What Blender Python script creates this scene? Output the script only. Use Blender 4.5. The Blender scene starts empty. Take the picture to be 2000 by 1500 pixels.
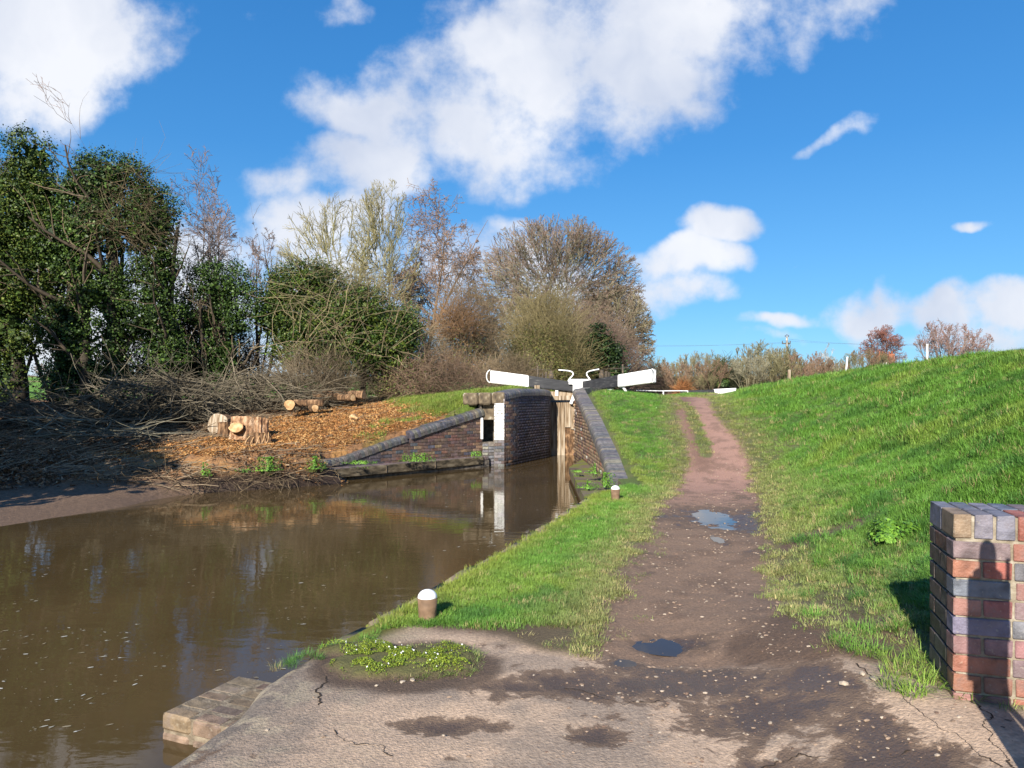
import bpy, bmesh, math, random
import numpy as np
from mathutils import Vector, Matrix

# ---------------------------------------------------------------- camera, world, sun, exposure
sc = bpy.context.scene
COL = sc.collection
F_PX, HOR, EYE = 1400.0, 780.0, 1.6          # focal length and horizon row on the 2000x1500 frame
cam_d = bpy.data.cameras.new('camera'); cam = bpy.data.objects.new('camera', cam_d); COL.objects.link(cam)
cam.location = (0, 0, EYE)
cam.rotation_euler = (math.radians(90), 0, 0)
cam_d.shift_y = (HOR-750)/2000.0
cam_d.sensor_width = 36.0; cam_d.lens = 36.0*F_PX/2000.0
cam_d.clip_start = 0.05; cam_d.clip_end = 4000
sc.camera = cam
sc.view_settings.view_transform = 'Standard'
sc.view_settings.look = 'None'
sc.view_settings.gamma = 1.0
sc.view_settings.use_curve_mapping = False
sc.view_settings.exposure = 0.92
sc.cycles.max_bounces = 6
sc.cycles.diffuse_bounces = 3
sc.cycles.glossy_bounces = 3
sc.cycles.use_denoising = True

SUN_AZ = math.radians(19.5)                   # light travels towards this bearing (right of +Y)
SUN_EL = math.radians(28.0)
sd = bpy.data.lights.new('sun', 'SUN'); so = bpy.data.objects.new('sun', sd); COL.objects.link(so)
sd.energy = 4.8; sd.angle = math.radians(0.5); sd.color = (1.0, 0.93, 0.82)
ldir = Vector((math.sin(SUN_AZ)*math.cos(SUN_EL), math.cos(SUN_AZ)*math.cos(SUN_EL), -math.sin(SUN_EL)))
so.rotation_euler = ldir.to_track_quat('-Z', 'Y').to_euler()

world = bpy.data.worlds.new('World'); sc.world = world; world.use_nodes = True
wt = world.node_tree; wt.nodes.clear()
def wn(t, **k):
    n = wt.nodes.new(t)
    for a, v in k.items(): setattr(n, a, v)
    return n
def wl(a, b): wt.links.new(a, b)
def wmath(op, a, b=None, c=None, clamp=False):
    n = wn('ShaderNodeMath', operation=op); n.use_clamp = clamp
    for i, v in enumerate((a, b, c)):
        if v is None: continue
        if isinstance(v, (int, float)): n.inputs[i].default_value = v
        else: wl(v, n.inputs[i])
    return n.outputs[0]
sky = wn('ShaderNodeTexSky', sky_type='NISHITA'); sky.sun_disc = False
sky.sun_elevation = SUN_EL; sky.sun_rotation = math.pi + SUN_AZ
sky.altitude = 50; sky.air_density = 1.0; sky.dust_density = 0.3; sky.ozone_density = 2.0
hs = wn('ShaderNodeHueSaturation'); hs.inputs['Saturation'].default_value = 1.22; hs.inputs['Value'].default_value = 1.0
hs.inputs['Hue'].default_value = 0.497
wl(sky.outputs[0], hs.inputs['Color'])
tnt = wn('ShaderNodeMix', data_type='RGBA', blend_type='MULTIPLY'); tnt.inputs[0].default_value = 1; wl(hs.outputs[0], tnt.inputs[6]); tnt.inputs[7].default_value = (.53, .80, 1.04, 1)
tc = wn('ShaderNodeTexCoord')
sep = wn('ShaderNodeSeparateXYZ'); wl(tc.outputs['Generated'], sep.inputs[0])
dx, dy, dz = sep.outputs
ydiv = wmath('MAXIMUM', dy, 0.08)
u = wmath('DIVIDE', dx, ydiv); v = wmath('DIVIDE', dz, ydiv)
# low frequency warp so that the cloud bodies get ragged outlines
comb = wn('ShaderNodeCombineXYZ'); wl(u, comb.inputs[0]); wl(v, comb.inputs[1])
nz = wn('ShaderNodeTexNoise'); nz.inputs['Scale'].default_value = 5.0; nz.inputs['Detail'].default_value = 4; wl(comb.outputs[0], nz.inputs['Vector'])
wv = wn('ShaderNodeVectorMath', operation='SUBTRACT'); wl(nz.outputs['Color'], wv.inputs[0]); wv.inputs[1].default_value = (.5, .5, .5)
wv2 = wn('ShaderNodeVectorMath', operation='SCALE'); wl(wv.outputs[0], wv2.inputs[0]); wv2.inputs['Scale'].default_value = 0.16
uvw = wn('ShaderNodeVectorMath', operation='ADD'); wl(comb.outputs[0], uvw.inputs[0]); wl(wv2.outputs[0], uvw.inputs[1])
CL = [ # centre px, radii px, tilt deg, weight
 (1290, 20, 380, 110, 0, 1.0), (1060, 120, 330, 130, -12, 1.0), (1440, 70, 190, 80, -20, .75), (940, 260, 150, 130, 0, .95),
 (1010, 310, 150, 80, 0, .8), (690, 205, 150, 62, 12, .95), (700, 330, 140, 85, 0, 1.0), (590, 370, 95, 42, 0, .8),
 (760, 250, 60, 120, 0, .6), (60, 40, 270, 140, 0, 1.1), (70, 170, 190, 100, 0, .85), (240, 60, 140, 100, 0, .55), (1240, 150, 260, 120, -15, .85),
 (1390, 448, 95, 38, -8, 1.0), (1320, 520, 120, 40, -6, 1.0), (1300, 575, 130, 40, 0, .9), (1510, 635, 75, 20, -8, .85), (1500, 668, 80, 14, 0, .6),
 (1690, 595, 100, 44, -12, .9), (1860, 590, 90, 40, 0, 1.0), (1975, 590, 85, 40, 0, 1.0), (1900, 640, 190, 28, 0, .7), (1960,650,90,40,0,.7),
 (1635, 268, 75, 24, -15, .62), (1690, 240, 50, 18, -12, .45), (1910, 455, 50, 14, -8, .85), (1555, 502, 28, 9, 0, .5), (1210,478,30,12,0,.5),
 (660, 440, 150, 60, 0, .9), (760, 520, 330, 90, 0, .8), (1000, 450, 70, 26, -10, .6), (1050, 560, 220, 90, 0, .75), (490,250,30,20,0,.3),
 (250, 610, 460, 150, 0, 1.0), (520, 20, 120, 30, 0, .35), (680, 12, 60, 24, 0, .4), (1990, 510, 40, 14, 0, .5),
]
field = None
for (cx, cy, rx, ry, tilt, w) in CL:
    mp = wn('ShaderNodeMapping', vector_type='TEXTURE')
    mp.inputs['Location'].default_value = ((cx-1000)/F_PX, (HOR-cy)/F_PX, 0)
    mp.inputs['Rotation'].default_value = (0, 0, math.radians(-tilt))
    mp.inputs['Scale'].default_value = (rx/F_PX, ry/F_PX, 1)
    wl(uvw.outputs[0], mp.inputs[0])
    s2 = wn('ShaderNodeVectorMath', operation='DOT_PRODUCT'); 
    fl = wn('ShaderNodeVectorMath', operation='MULTIPLY'); wl(mp.outputs[0], fl.inputs[0]); fl.inputs[1].default_value = (1, 1, 0)
    wl(fl.outputs[0], s2.inputs[0]); wl(fl.outputs[0], s2.inputs[1])
    e = wmath('MULTIPLY_ADD', s2.outputs['Value'], -0.55*w, w)      # w*(1-.55 r^2)
    field = e if field is None else wmath('SMOOTH_MAX', field, e, 0.25)
nf = wn('ShaderNodeTexNoise'); nf.inputs['Scale'].default_value = 7.0; nf.inputs['Detail'].default_value = 9; nf.inputs['Roughness'].default_value = 0.6
wl(comb.outputs[0], nf.inputs['Vector'])
dens = wmath('MULTIPLY_ADD', nf.outputs['Fac'], 2.1, wmath('ADD', field, -1.38))
mr = wn('ShaderNodeMapRange', interpolation_type='SMOOTHSTEP'); wl(dens, mr.inputs[0])
mr.inputs[1].default_value = -.06; mr.inputs[2].default_value = 0.60
ahead = wmath('GREATER_THAN', dy, 0.12)
# generic broken cloud for the sky that the frame does not show
ng = wn('ShaderNodeTexNoise'); ng.inputs['Scale'].default_value = 1.7; ng.inputs['Detail'].default_value = 7; wl(tc.outputs['Generated'], ng.inputs['Vector'])
mg = wn('ShaderNodeMapRange', interpolation_type='SMOOTHSTEP'); wl(ng.outputs['Fac'], mg.inputs[0]); mg.inputs[1].default_value = .5; mg.inputs[2].default_value = .68
far = wmath('MULTIPLY', mg.outputs[0], 0.8)
mixa = wn('ShaderNodeMix'); wl(ahead, mixa.inputs[0]); wl(far, mixa.inputs[2]); wl(mr.outputs[0], mixa.inputs[3])
alpha = wmath('MULTIPLY', mixa.outputs[0], wmath('MULTIPLY', wmath('ADD', dz, 0.02), 14, clamp=True), clamp=True)
alpha = wmath('MULTIPLY', alpha, 0.95)
# cloud colour: bright bodies, blue grey hollows
nc = wn('ShaderNodeTexNoise'); nc.inputs['Scale'].default_value = 4.0; nc.inputs['Detail'].default_value = 5; wl(uvw.outputs[0], nc.inputs['Vector'])
cr = wn('ShaderNodeValToRGB'); wl(nc.outputs['Fac'], cr.inputs[0])
cr.color_ramp.elements[0].position = .36; cr.color_ramp.elements[0].color = (4.0, 4.4, 5.3, 1)
cr.color_ramp.elements[1].position = .62; cr.color_ramp.elements[1].color = (6.0, 6.1, 6.4, 1)
mx = wn('ShaderNodeMix', data_type='RGBA'); wl(alpha, mx.inputs[0]); skr = wn('ShaderNodeValToRGB'); wl(dz, skr.inputs[0]); se = skr.color_ramp.elements
se[0].position = 0.0; se[0].color = (1.75, 3.75, 5.9, 1); se[1].position = .62; se[1].color = (.17, 1.25, 3.7, 1)
e_ = se.new(.12); e_.color = (1.0, 3.0, 5.5, 1); e_ = se.new(.32); e_.color = (.42, 2.0, 4.7, 1)
skm = wn('ShaderNodeMix', data_type='RGBA'); skm.inputs[0].default_value = .65; wl(tnt.outputs[2], skm.inputs[6]); wl(skr.outputs[0], skm.inputs[7])
wl(skm.outputs[2], mx.inputs[6]); wl(cr.outputs[0], mx.inputs[7])
bg = wn('ShaderNodeBackground'); bg.inputs['Strength'].default_value = 0.085; wl(mx.outputs[2], bg.inputs[0])
wo = wn('ShaderNodeOutputWorld'); wl(bg.outputs[0], wo.inputs[0])
world.cycles.sampling_method = 'MANUAL'; world.cycles.sample_map_resolution = 512

# ---------------------------------------------------------------- helpers
rng = np.random.default_rng(7); random.seed(7)
def G(px, py, z): 
    Y = F_PX*(EYE-z)/(py-HOR); return ((px-1000)*Y/F_PX, Y, z)
def P(px, py, Y): return ((px-1000)*Y/F_PX, Y, EYE+(HOR-py)*Y/F_PX)
def tag(o, label=None, cat=None, group=None, kind=None):
    if label: o['label'] = label
    if cat: o['category'] = cat
    if group: o['group'] = group
    if kind: o['kind'] = kind
    return o
def empty(name, loc=(0, 0, 0), rz=0):
    o = bpy.data.objects.new(name, None); COL.objects.link(o); o.location = loc; o.rotation_euler = (0, 0, rz); o.empty_display_size = .1
    return o
def link(name, me, mat=None, parent=None, loc=None, rot=None, scale=None, color=None):
    o = bpy.data.objects.new(name, me); COL.objects.link(o)
    if mat is not None and len(me.materials) == 0: me.materials.append(mat)
    if parent is not None: o.parent = parent
    if loc is not None: o.location = loc
    if rot is not None: o.rotation_euler = rot
    if scale is not None: o.scale = scale
    if color is not None: o.color = (*color, 1)
    return o
def arr_mesh(name, verts, faces, smooth=False):
    """verts (N,3), faces (M,k) of equal size k"""
    me = bpy.data.meshes.new(name)
    verts = np.asarray(verts, dtype=np.float32); faces = np.asarray(faces, dtype=np.int32)
    n, k = faces.shape
    me.vertices.add(len(verts)); me.vertices.foreach_set('co', verts.ravel())
    me.loops.add(n*k); me.loops.foreach_set('vertex_index', faces.ravel())
    me.polygons.add(n); me.polygons.foreach_set('loop_start', np.arange(0, n*k, k, dtype=np.int32))
    me.polygons.foreach_set('loop_total', np.full(n, k, dtype=np.int32))
    if smooth: me.polygons.foreach_set('use_smooth', np.ones(n, dtype=bool))
    me.update(calc_edges=True)
    return me
def set_col(me, cols, name='Col'):
    a = me.color_attributes.new(name, 'FLOAT_COLOR', 'POINT')
    c = np.ones((len(me.vertices), 4), dtype=np.float32); c[:, :3] = cols
    a.data.foreach_set('color', c.ravel())
def set_f(me, vals, name):
    a = me.attributes.new(name, 'FLOAT', 'POINT'); a.data.foreach_set('value', np.asarray(vals, dtype=np.float32).ravel())
def bm_mesh(bm, name, smooth=False):
    me = bpy.data.meshes.new(name); bm.to_mesh(me); bm.free()
    if smooth:
        me.polygons.foreach_set('use_smooth', np.ones(len(me.polygons), dtype=bool))
    return me
# value noise in numpy
_perm = np.random.default_rng(3).random((256, 256)).astype(np.float32)
def vnoise(x, y):
    xi = np.floor(x).astype(int); yi = np.floor(y).astype(int); fx = x-xi; fy = y-yi
    fx = fx*fx*(3-2*fx); fy = fy*fy*(3-2*fy)
    g = lambda a, b: _perm[(a) & 255, (b) & 255]
    return (g(xi, yi)*(1-fx)+g(xi+1, yi)*fx)*(1-fy)+(g(xi, yi+1)*(1-fx)+g(xi+1, yi+1)*fx)*fy
def fbm(x, y, s=1.0, o=4, seed=0):
    x = np.asarray(x, float)*s+seed*17.3; y = np.asarray(y, float)*s+seed*9.1
    r = 0; a = .5; t = 0
    for _ in range(o):
        r = r+a*vnoise(x, y); t += a; x = x*2.03+5.2; y = y*2.03+1.7; a *= .5
    return r/t
def sstep(a, b, x):
    t = np.clip((np.asarray(x, float)-a)/(b-a), 0, 1); return t*t*(3-2*t)
def lerp(a, b, t): return a+(b-a)*t
def cmix(c, col, m):
    m = np.clip(m, 0, 1)[..., None]; return c*(1-m)+np.asarray(col)*m

# ---------------------------------------------------------------- materials
def nt(m):
    t = m.node_tree; return t, t.nodes, t.links
def new_mat(name, rough=.8, spec=.3):
    m = bpy.data.materials.new(name); m.use_nodes = True
    b = m.node_tree.nodes['Principled BSDF']; b.inputs['Roughness'].default_value = rough
    b.inputs['Specular IOR Level'].default_value = spec
    return m, b
def ramp(nodes, stops):
    r = nodes.new('ShaderNodeValToRGB'); e = r.color_ramp.elements
    while len(e) < len(stops): e.new(.5)
    for i, (p, c) in enumerate(stops): e[i].position = p; e[i].color = (*c, 1)
    return r
def noise_mat(name, stops, scale=6, detail=6, rough=.85, bump=.3, bscale=None, spec=.25, coord='Object', stretch=(1, 1, 1), dist=.01):
    m, b = new_mat(name, rough, spec); t, N, L = nt(m)
    tcn = N.new('ShaderNodeTexCoord'); mp = N.new('ShaderNodeMapping'); mp.inputs['Scale'].default_value = stretch
    L.new(tcn.outputs[coord], mp.inputs[0])
    n = N.new('ShaderNodeTexNoise'); n.inputs['Scale'].default_value = scale; n.inputs['Detail'].default_value = detail; L.new(mp.outputs[0], n.inputs['Vector'])
    r = ramp(N, stops); L.new(n.outputs['Fac'], r.inputs[0]); L.new(r.outputs[0], b.inputs['Base Color'])
    if bump:
        n2 = N.new('ShaderNodeTexNoise'); n2.inputs['Scale'].default_value = bscale or scale*4; n2.inputs['Detail'].default_value = 5; L.new(mp.outputs[0], n2.inputs['Vector'])
        bp = N.new('ShaderNodeBump'); bp.inputs['Strength'].default_value = bump; bp.inputs['Distance'].default_value = dist
        L.new(n2.outputs['Fac'], bp.inputs['Height']); L.new(bp.outputs[0], b.inputs['Normal'])
    return m
def attr_mat(name, rough=.85, var=.35, vscale=30, bump=.5, bscale=40, dist=.01, rough_attr=False, spec=.25, inst=False, vstretch=(1,1,1)):
    """base colour from the 'Col' attribute, broken up by fine noise"""
    m, b = new_mat(name, rough, spec); t, N, L = nt(m)
    a = N.new('ShaderNodeAttribute'); a.attribute_name = 'Col'
    if inst: a.attribute_type = 'INSTANCER'
    tcn = N.new('ShaderNodeTexCoord'); mp = N.new('ShaderNodeMapping'); mp.inputs['Scale'].default_value = vstretch; L.new(tcn.outputs['Object'], mp.inputs[0])
    n = N.new('ShaderNodeTexNoise'); n.inputs['Scale'].default_value = vscale; n.inputs['Detail'].default_value = 6; L.new(mp.outputs[0], n.inputs['Vector'])
    mr_ = N.new('ShaderNodeMapRange'); L.new(n.outputs['Fac'], mr_.inputs[0]); mr_.inputs[1].default_value = .25; mr_.inputs[2].default_value = .75
    mr_.inputs[3].default_value = 1-var; mr_.inputs[4].default_value = 1+var
    vm = N.new('ShaderNodeVectorMath'); vm.operation = 'SCALE'; L.new(a.outputs['Color'], vm.inputs[0]); L.new(mr_.outputs[0], vm.inputs['Scale'])
    L.new(vm.outputs[0], b.inputs['Base Color'])
    if rough_attr:
        ra = N.new('ShaderNodeAttribute'); ra.attribute_name = 'rough'; L.new(ra.outputs['Fac'], b.inputs['Roughness'])
    if bump:
        n2 = N.new('ShaderNodeTexNoise'); n2.inputs['Scale'].default_value = bscale; n2.inputs['Detail'].default_value = 7; n2.inputs['Roughness'].default_value = .65; L.new(mp.outputs[0], n2.inputs['Vector'])
        bp = N.new('ShaderNodeBump'); bp.inputs['Strength'].default_value = bump; bp.inputs['Distance'].default_value = dist
        L.new(n2.outputs['Fac'], bp.inputs['Height']); L.new(bp.outputs[0], b.inputs['Normal'])
    return m
def brick_mat(name, rough=.6, lichen=.25):
    """colour from each brick object's own colour, with kiln clouding, pits and lime specks"""
    m, b = new_mat(name, rough, .35); t, N, L = nt(m)
    oi = N.new('ShaderNodeObjectInfo'); g = N.new('ShaderNodeNewGeometry')
    n = N.new('ShaderNodeTexNoise'); n.inputs['Scale'].default_value = 14; n.inputs['Detail'].default_value = 6; L.new(g.outputs['Position'], n.inputs['Vector'])
    mr_ = N.new('ShaderNodeMapRange'); L.new(n.outputs['Fac'], mr_.inputs[0]); mr_.inputs[1].default_value = .3; mr_.inputs[2].default_value = .7
    mr_.inputs[3].default_value = .5; mr_.inputs[4].default_value = 1.35
    vm = N.new('ShaderNodeVectorMath'); vm.operation = 'SCALE'; L.new(oi.outputs['Color'], vm.inputs[0]); L.new(mr_.outputs[0], vm.inputs['Scale'])
    n3 = N.new('ShaderNodeTexNoise'); n3.inputs['Scale'].default_value = 55; n3.inputs['Detail'].default_value = 4; L.new(g.outputs['Position'], n3.inputs['Vector'])
    m3 = N.new('ShaderNodeMapRange'); L.new(n3.outputs['Fac'], m3.inputs[0]); m3.inputs[1].default_value = .62; m3.inputs[2].default_value = .7; m3.inputs[4].default_value = lichen
    mix = N.new('ShaderNodeMix'); mix.data_type = 'RGBA'; L.new(m3.outputs[0], mix.inputs[0]); L.new(vm.outputs[0], mix.inputs[6]); mix.inputs[7].default_value = (.42, .38, .3, 1)
    L.new(mix.outputs[2], b.inputs['Base Color'])
    n6 = N.new('ShaderNodeTexNoise'); n6.inputs['Scale'].default_value = 7; n6.inputs['Detail'].default_value = 7; n6.inputs['Roughness'].default_value = .65; L.new(g.outputs['Position'], n6.inputs['Vector'])
    m6 = N.new('ShaderNodeMapRange'); m6.interpolation_type = 'SMOOTHSTEP'; L.new(n6.outputs['Fac'], m6.inputs[0]); m6.inputs[1].default_value = .5; m6.inputs[2].default_value = .66; m6.inputs[4].default_value = .6 if lichen else 0
    mx6 = N.new('ShaderNodeMix'); mx6.data_type = 'RGBA'; L.new(m6.outputs[0], mx6.inputs[0]); L.new(mix.outputs[2], mx6.inputs[6]); mx6.inputs[7].default_value = (.105, .085, .08, 1); L.new(mx6.outputs[2], b.inputs['Base Color'])
    bp = N.new('ShaderNodeBump'); bp.inputs['Strength'].default_value = .8; bp.inputs['Distance'].default_value = .006
    n4 = N.new('ShaderNodeTexNoise'); n4.inputs['Scale'].default_value = 90; n4.inputs['Detail'].default_value = 6; L.new(g.outputs['Position'], n4.inputs['Vector'])
    L.new(n4.outputs['Fac'], bp.inputs['Height']); L.new(bp.outputs[0], b.inputs['Normal'])
    return m
M = {}
M['ground'] = attr_mat('ground', vscale=45, var=.32, bump=.8, bscale=60, dist=.012, rough_attr=True, spec=.4)
def add_mud(m):
    t, N, L = nt(m); b = N['Principled BSDF']; src = b.inputs['Base Color'].links[0].from_socket; rs = b.inputs['Roughness'].links[0].from_socket
    a = N.new('ShaderNodeAttribute'); a.attribute_name = 'mudf'; tcn = N.new('ShaderNodeTexCoord')
    n = N.new('ShaderNodeTexNoise'); n.inputs['Scale'].default_value = 9; n.inputs['Detail'].default_value = 9; n.inputs['Roughness'].default_value = .68; n.inputs['Distortion'].default_value = .4; L.new(tcn.outputs['Object'], n.inputs['Vector'])
    s = N.new('ShaderNodeMath'); s.operation = 'MULTIPLY_ADD'; L.new(n.outputs['Fac'], s.inputs[0]); s.inputs[1].default_value = 1.5; L.new(a.outputs['Fac'], s.inputs[2])
    def mr(lo, hi, v0, v1, sock=None):
        r = N.new('ShaderNodeMapRange'); r.interpolation_type = 'SMOOTHSTEP'; L.new(sock or s.outputs[0], r.inputs[0]); r.inputs[1].default_value = lo; r.inputs[2].default_value = hi; r.inputs[3].default_value = v0; r.inputs[4].default_value = v1; return r.outputs[0]
    f = mr(1.17, 1.36, 0, .92); wetf = mr(1.38, 1.7, 0, 1)
    mudc = N.new('ShaderNodeMix'); mudc.data_type = 'RGBA'; L.new(wetf, mudc.inputs[0]); mudc.inputs[6].default_value = (.135, .088, .058, 1); mudc.inputs[7].default_value = (.070, .045, .032, 1)
    mx = N.new('ShaderNodeMix'); mx.data_type = 'RGBA'; L.new(f, mx.inputs[0]); L.new(src, mx.inputs[6]); L.new(mudc.outputs[2], mx.inputs[7]); L.new(mx.outputs[2], b.inputs['Base Color'])
    r1 = N.new('ShaderNodeMath'); r1.operation = 'MULTIPLY_ADD'; L.new(wetf, r1.inputs[0]); r1.inputs[1].default_value = -.5; L.new(rs, r1.inputs[2]); r1.use_clamp = True; L.new(r1.outputs[0], b.inputs['Roughness'])
    # pitted, gritty aggregate on the slab
    v = N.new('ShaderNodeTexVoronoi'); v.inputs['Scale'].default_value = 85; L.new(tcn.outputs['Object'], v.inputs['Vector'])
    old = b.inputs['Normal'].links[0].from_node
    bp = N.new('ShaderNodeBump'); bp.inputs['Strength'].default_value = .35; bp.inputs['Distance'].default_value = .006; L.new(v.outputs['Distance'], bp.inputs['Height']); L.new(old.outputs[0], bp.inputs['Normal']); L.new(bp.outputs[0], b.inputs['Normal'])
add_mud(M['ground'])
M['bank'] = attr_mat('bank_soil', vscale=18, var=.4, bump=.8, bscale=35, dist=.03, rough_attr=True)
M['inst'] = attr_mat('grass_blades', rough=.55, var=.25, vscale=3, bump=0, inst=True, spec=.25)
M['chip'] = attr_mat('wood_chips', rough=.8, var=.3, vscale=3, bump=0, inst=True, spec=.2)
M['leaf'] = attr_mat('leaves', rough=.5, var=.2, vscale=2, bump=0, spec=.22)
M['bark'] = attr_mat('bark', rough=.9, var=.3, vscale=12, bump=0, spec=.15)
M['brick'] = brick_mat('brick')
M['mortar'] = noise_mat('mortar', [(.3, (.16, .13, .09)), (.55, (.27, .23, .17)), (.75, (.4, .36, .29))], scale=22, bump=.6, rough=.95)
M['darkmortar'] = noise_mat('mortar_sooty', [(.35, (.07, .06, .05)), (.6, (.17, .145, .12)), (.8, (.3, .27, .23))], scale=9, bump=.5, rough=.95)
M['white'] = noise_mat('white_paint', [(.3, (.62, .61, .58)), (.5, (.8, .8, .78)), (.7, (.86, .86, .84))], scale=5, rough=.55, bump=.15, spec=.4)
M['black'] = noise_mat('black_paint', [(.35, (.018, .018, .02)), (.6, (.035, .035, .038)), (.72, (.1, .095, .09))], scale=7, rough=.5, bump=.25, spec=.4, stretch=(.4, 1, 3))
M['iron'] = noise_mat('rusty_iron', [(.35, (.05, .045, .04)), (.6, (.12, .09, .06)), (.75, (.2, .13, .07))], scale=14, rough=.75, bump=.4)
M['stone'] = noise_mat('lock_stone', [(.28, (.05, .04, .03)), (.45, (.12, .092, .06)), (.6, (.18, .14, .09)), (.74, (.36, .33, .26))], scale=7, bump=.6, rough=.9, dist=.02)
M['timber_grey'] = noise_mat('weathered_timber', [(.3, (.06, .04, .025)), (.42, (.20, .14, .085)), (.56, (.36, .29, .21)), (.75, (.5, .44, .36))], scale=4, bump=.3, rough=.85, stretch=(4, 4, .3), coord='Object')
M['timber_dark'] = noise_mat('wet_timber', [(.3, (.03, .025, .017)), (.5, (.09, .07, .045)), (.7, (.19, .155, .105))], scale=5, bump=.5, rough=.8, stretch=(1, 1, 3))
M['cut'] = noise_mat('cut_wood', [(.3, (.30, .16, .07)), (.5, (.50, .31, .15)), (.7, (.62, .43, .24))], scale=9, bump=.2, rough=.8)
M['stumpbark'] = noise_mat('stump_bark', [(.3, (.035, .022, .015)), (.5, (.15, .085, .045)), (.7, (.36, .22, .12))], scale=6, bump=.9, rough=.95, stretch=(2, 2, .8), dist=.03)
M['bollard'] = noise_mat('bollard_steel', [(.3, (.12, .075, .045)), (.5, (.2, .125, .075)), (.7, (.27, .18, .12))], scale=9, bump=.2, rough=.7)
M['slate'] = noise_mat('dark_slate', [(.35, (.035, .035, .04)), (.65, (.075, .075, .085))], scale=4, bump=.1)
M['pebble'] = attr_mat('pebbles', rough=.8, var=.25, vscale=30, bump=.2, inst=True)
# muddy canal water
def water_mat(name, base, rough, s1, st, stretch):
    m, b = new_mat(name, rough, .5); t, N, L = nt(m)
    b.inputs['Base Color'].default_value = (*base, 1); b.inputs['IOR'].default_value = 1.33
    tcn = N.new('ShaderNodeTexCoord'); mp = N.new('ShaderNodeMapping'); mp.inputs['Scale'].default_value = stretch; mp.inputs['Rotation'].default_value = (0, 0, .35); L.new(tcn.outputs['Object'], mp.inputs[0])
    n = N.new('ShaderNodeTexNoise'); n.inputs['Scale'].default_value = s1; n.inputs['Detail'].default_value = 3; L.new(mp.outputs[0], n.inputs['Vector'])
    bp = N.new('ShaderNodeBump'); bp.inputs['Strength'].default_value = st; bp.inputs['Distance'].default_value = .02; L.new(n.outputs['Fac'], bp.inputs['Height']); L.new(bp.outputs[0], b.inputs['Normal'])
    n2 = N.new('ShaderNodeTexNoise'); n2.inputs['Scale'].default_value = .5; n2.inputs['Detail'].default_value = 4; L.new(tcn.outputs['Object'], n2.inputs['Vector'])
    r = ramp(N, [(.35, tuple(c*.85 for c in base)), (.65, tuple(c*1.15 for c in base))]); L.new(n2.outputs['Fac'], r.inputs[0]); L.new(r.outputs[0], b.inputs['Base Color'])
    return m
M['water'] = water_mat('canal_water', (.072, .048, .021), .03, 2.6, .10, (1, 2.2, 1))
M['puddle'] = water_mat('puddle_water', (.05, .035, .022), .02, 6, .03, (1, 1, 1))

# ---------------------------------------------------------------- terrain functions
def path_interp(pts, Y):
    ys = np.array([p[1] for p in pts]); xs = np.array([p[0] for p in pts]); return np.interp(Y, ys, xs)
def rise(Y):                                   # the lock flight: level towpath, then the climb to the lock side
    t = (np.asarray(Y, float)-14.2)/8.3
    k = .06; soft = lambda q: k*np.log1p(np.exp(np.clip(q/k, -60, 60)))
    return 1.88*np.minimum(soft(t)-soft(t-1), 1.0)
EDGE = [(-1.75, -2.0), (-1.66, 2.4), (-1.585, 3.17), (-1.44, 3.73), (-1.46, 4.1), (-1.30, 4.6), (-1.16, 4.96), (-.89, 5.66), (-.67, 6.27), (-.357, 7.13),
        (0, 8.1), (.555, 9.7), (1.3, 12.1), (1.75, 12.75), (2.12, 13.3), (2.12, 22.4), (3.1, 24.6), (8.0, 36.2), (20, 64), (60, 150)]
PR0 = [(2.35, 2.0), (2.3, 3.35), (2.2, 4.2), (2.3, 5.5), (2.45, 7), (3.3, 9.7), (4.35, 13.2), (4.9, 15.2), (5.4, 17), (5.95, 20), (6.9, 25), (9.4, 32), (14, 48), (20, 64), (60, 150)]
def hR(X, Y):
    X = np.asarray(X, float); Y = np.asarray(Y, float)
    b = rise(Y)
    xp = path_interp(PR0, Y); xc = np.maximum(xp+2.5, 9.0+.16*(Y-12))
    b = b - .22*sstep(2.8, 6.0, X)*sstep(18, 23, Y)*(1-sstep(30, 40, Y)) + .02*sstep(0, 1, Y-26)
    b = b + .2*sstep(.9, 2.0, X)*(1-sstep(4.0, 6.5, Y))
    zc = np.interp(Y, [0, 12, 20, 26, 34, 50, 90], [2.42, 2.48, 2.46, 2.36, 2.12, 1.95, 2.6])
    t = np.clip((X-xp)/(xc-xp), 0, 1.0)
    s = .25*t*t*(3-2*t)+.75*t
    z = b+(zc-b)*s
    z = z + .03*(fbm(X, Y, .9, 3, 2)-.5)*sstep(.3, 1.2, X-xp+1) + .10*(fbm(X, Y, .5, 3, 4)-.5)*sstep(0, 1.5, X-xp)
    return z
def hit(px, py, h=hR, y0=1.5, y1=70):
    ys = np.concatenate([np.arange(y0, 12, .01), np.arange(12, y1, .05)]); xs = (px-1000)*ys/F_PX; zs = EYE+(HOR-py)*ys/F_PX
    d = zs-h(xs, ys); i = np.argmax(d < 0); return (xs[i], ys[i])
PL = sorted([hit(*p) for p in [(1120, 1275), (1165, 1200), (1232, 1100), (1272, 1030), (1290, 990), (1328, 940), (1348, 900), (1338, 860), (1326, 820), (1322, 790)]]+[(6.0, 27), (9, 34), (14, 46), (60, 150)], key=lambda p: p[1])
PR = sorted([hit(*p) for p in [(1720, 1330), (1600, 1235), (1535, 1150), (1515, 1100), (1500, 1030), (1490, 980), (1476, 940), (1464, 900), (1448, 866), (1425, 845), (1408, 825), (1392, 800)]]+[(7.1, 27), (10.2, 34), (15.5, 46), (62, 150)], key=lambda p: p[1])
STRIP = sorted([hit(*p) for p in [(1383, 900), (1376, 875), (1366, 850), (1357, 825), (1348, 800)]], key=lambda p: p[1])
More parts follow.
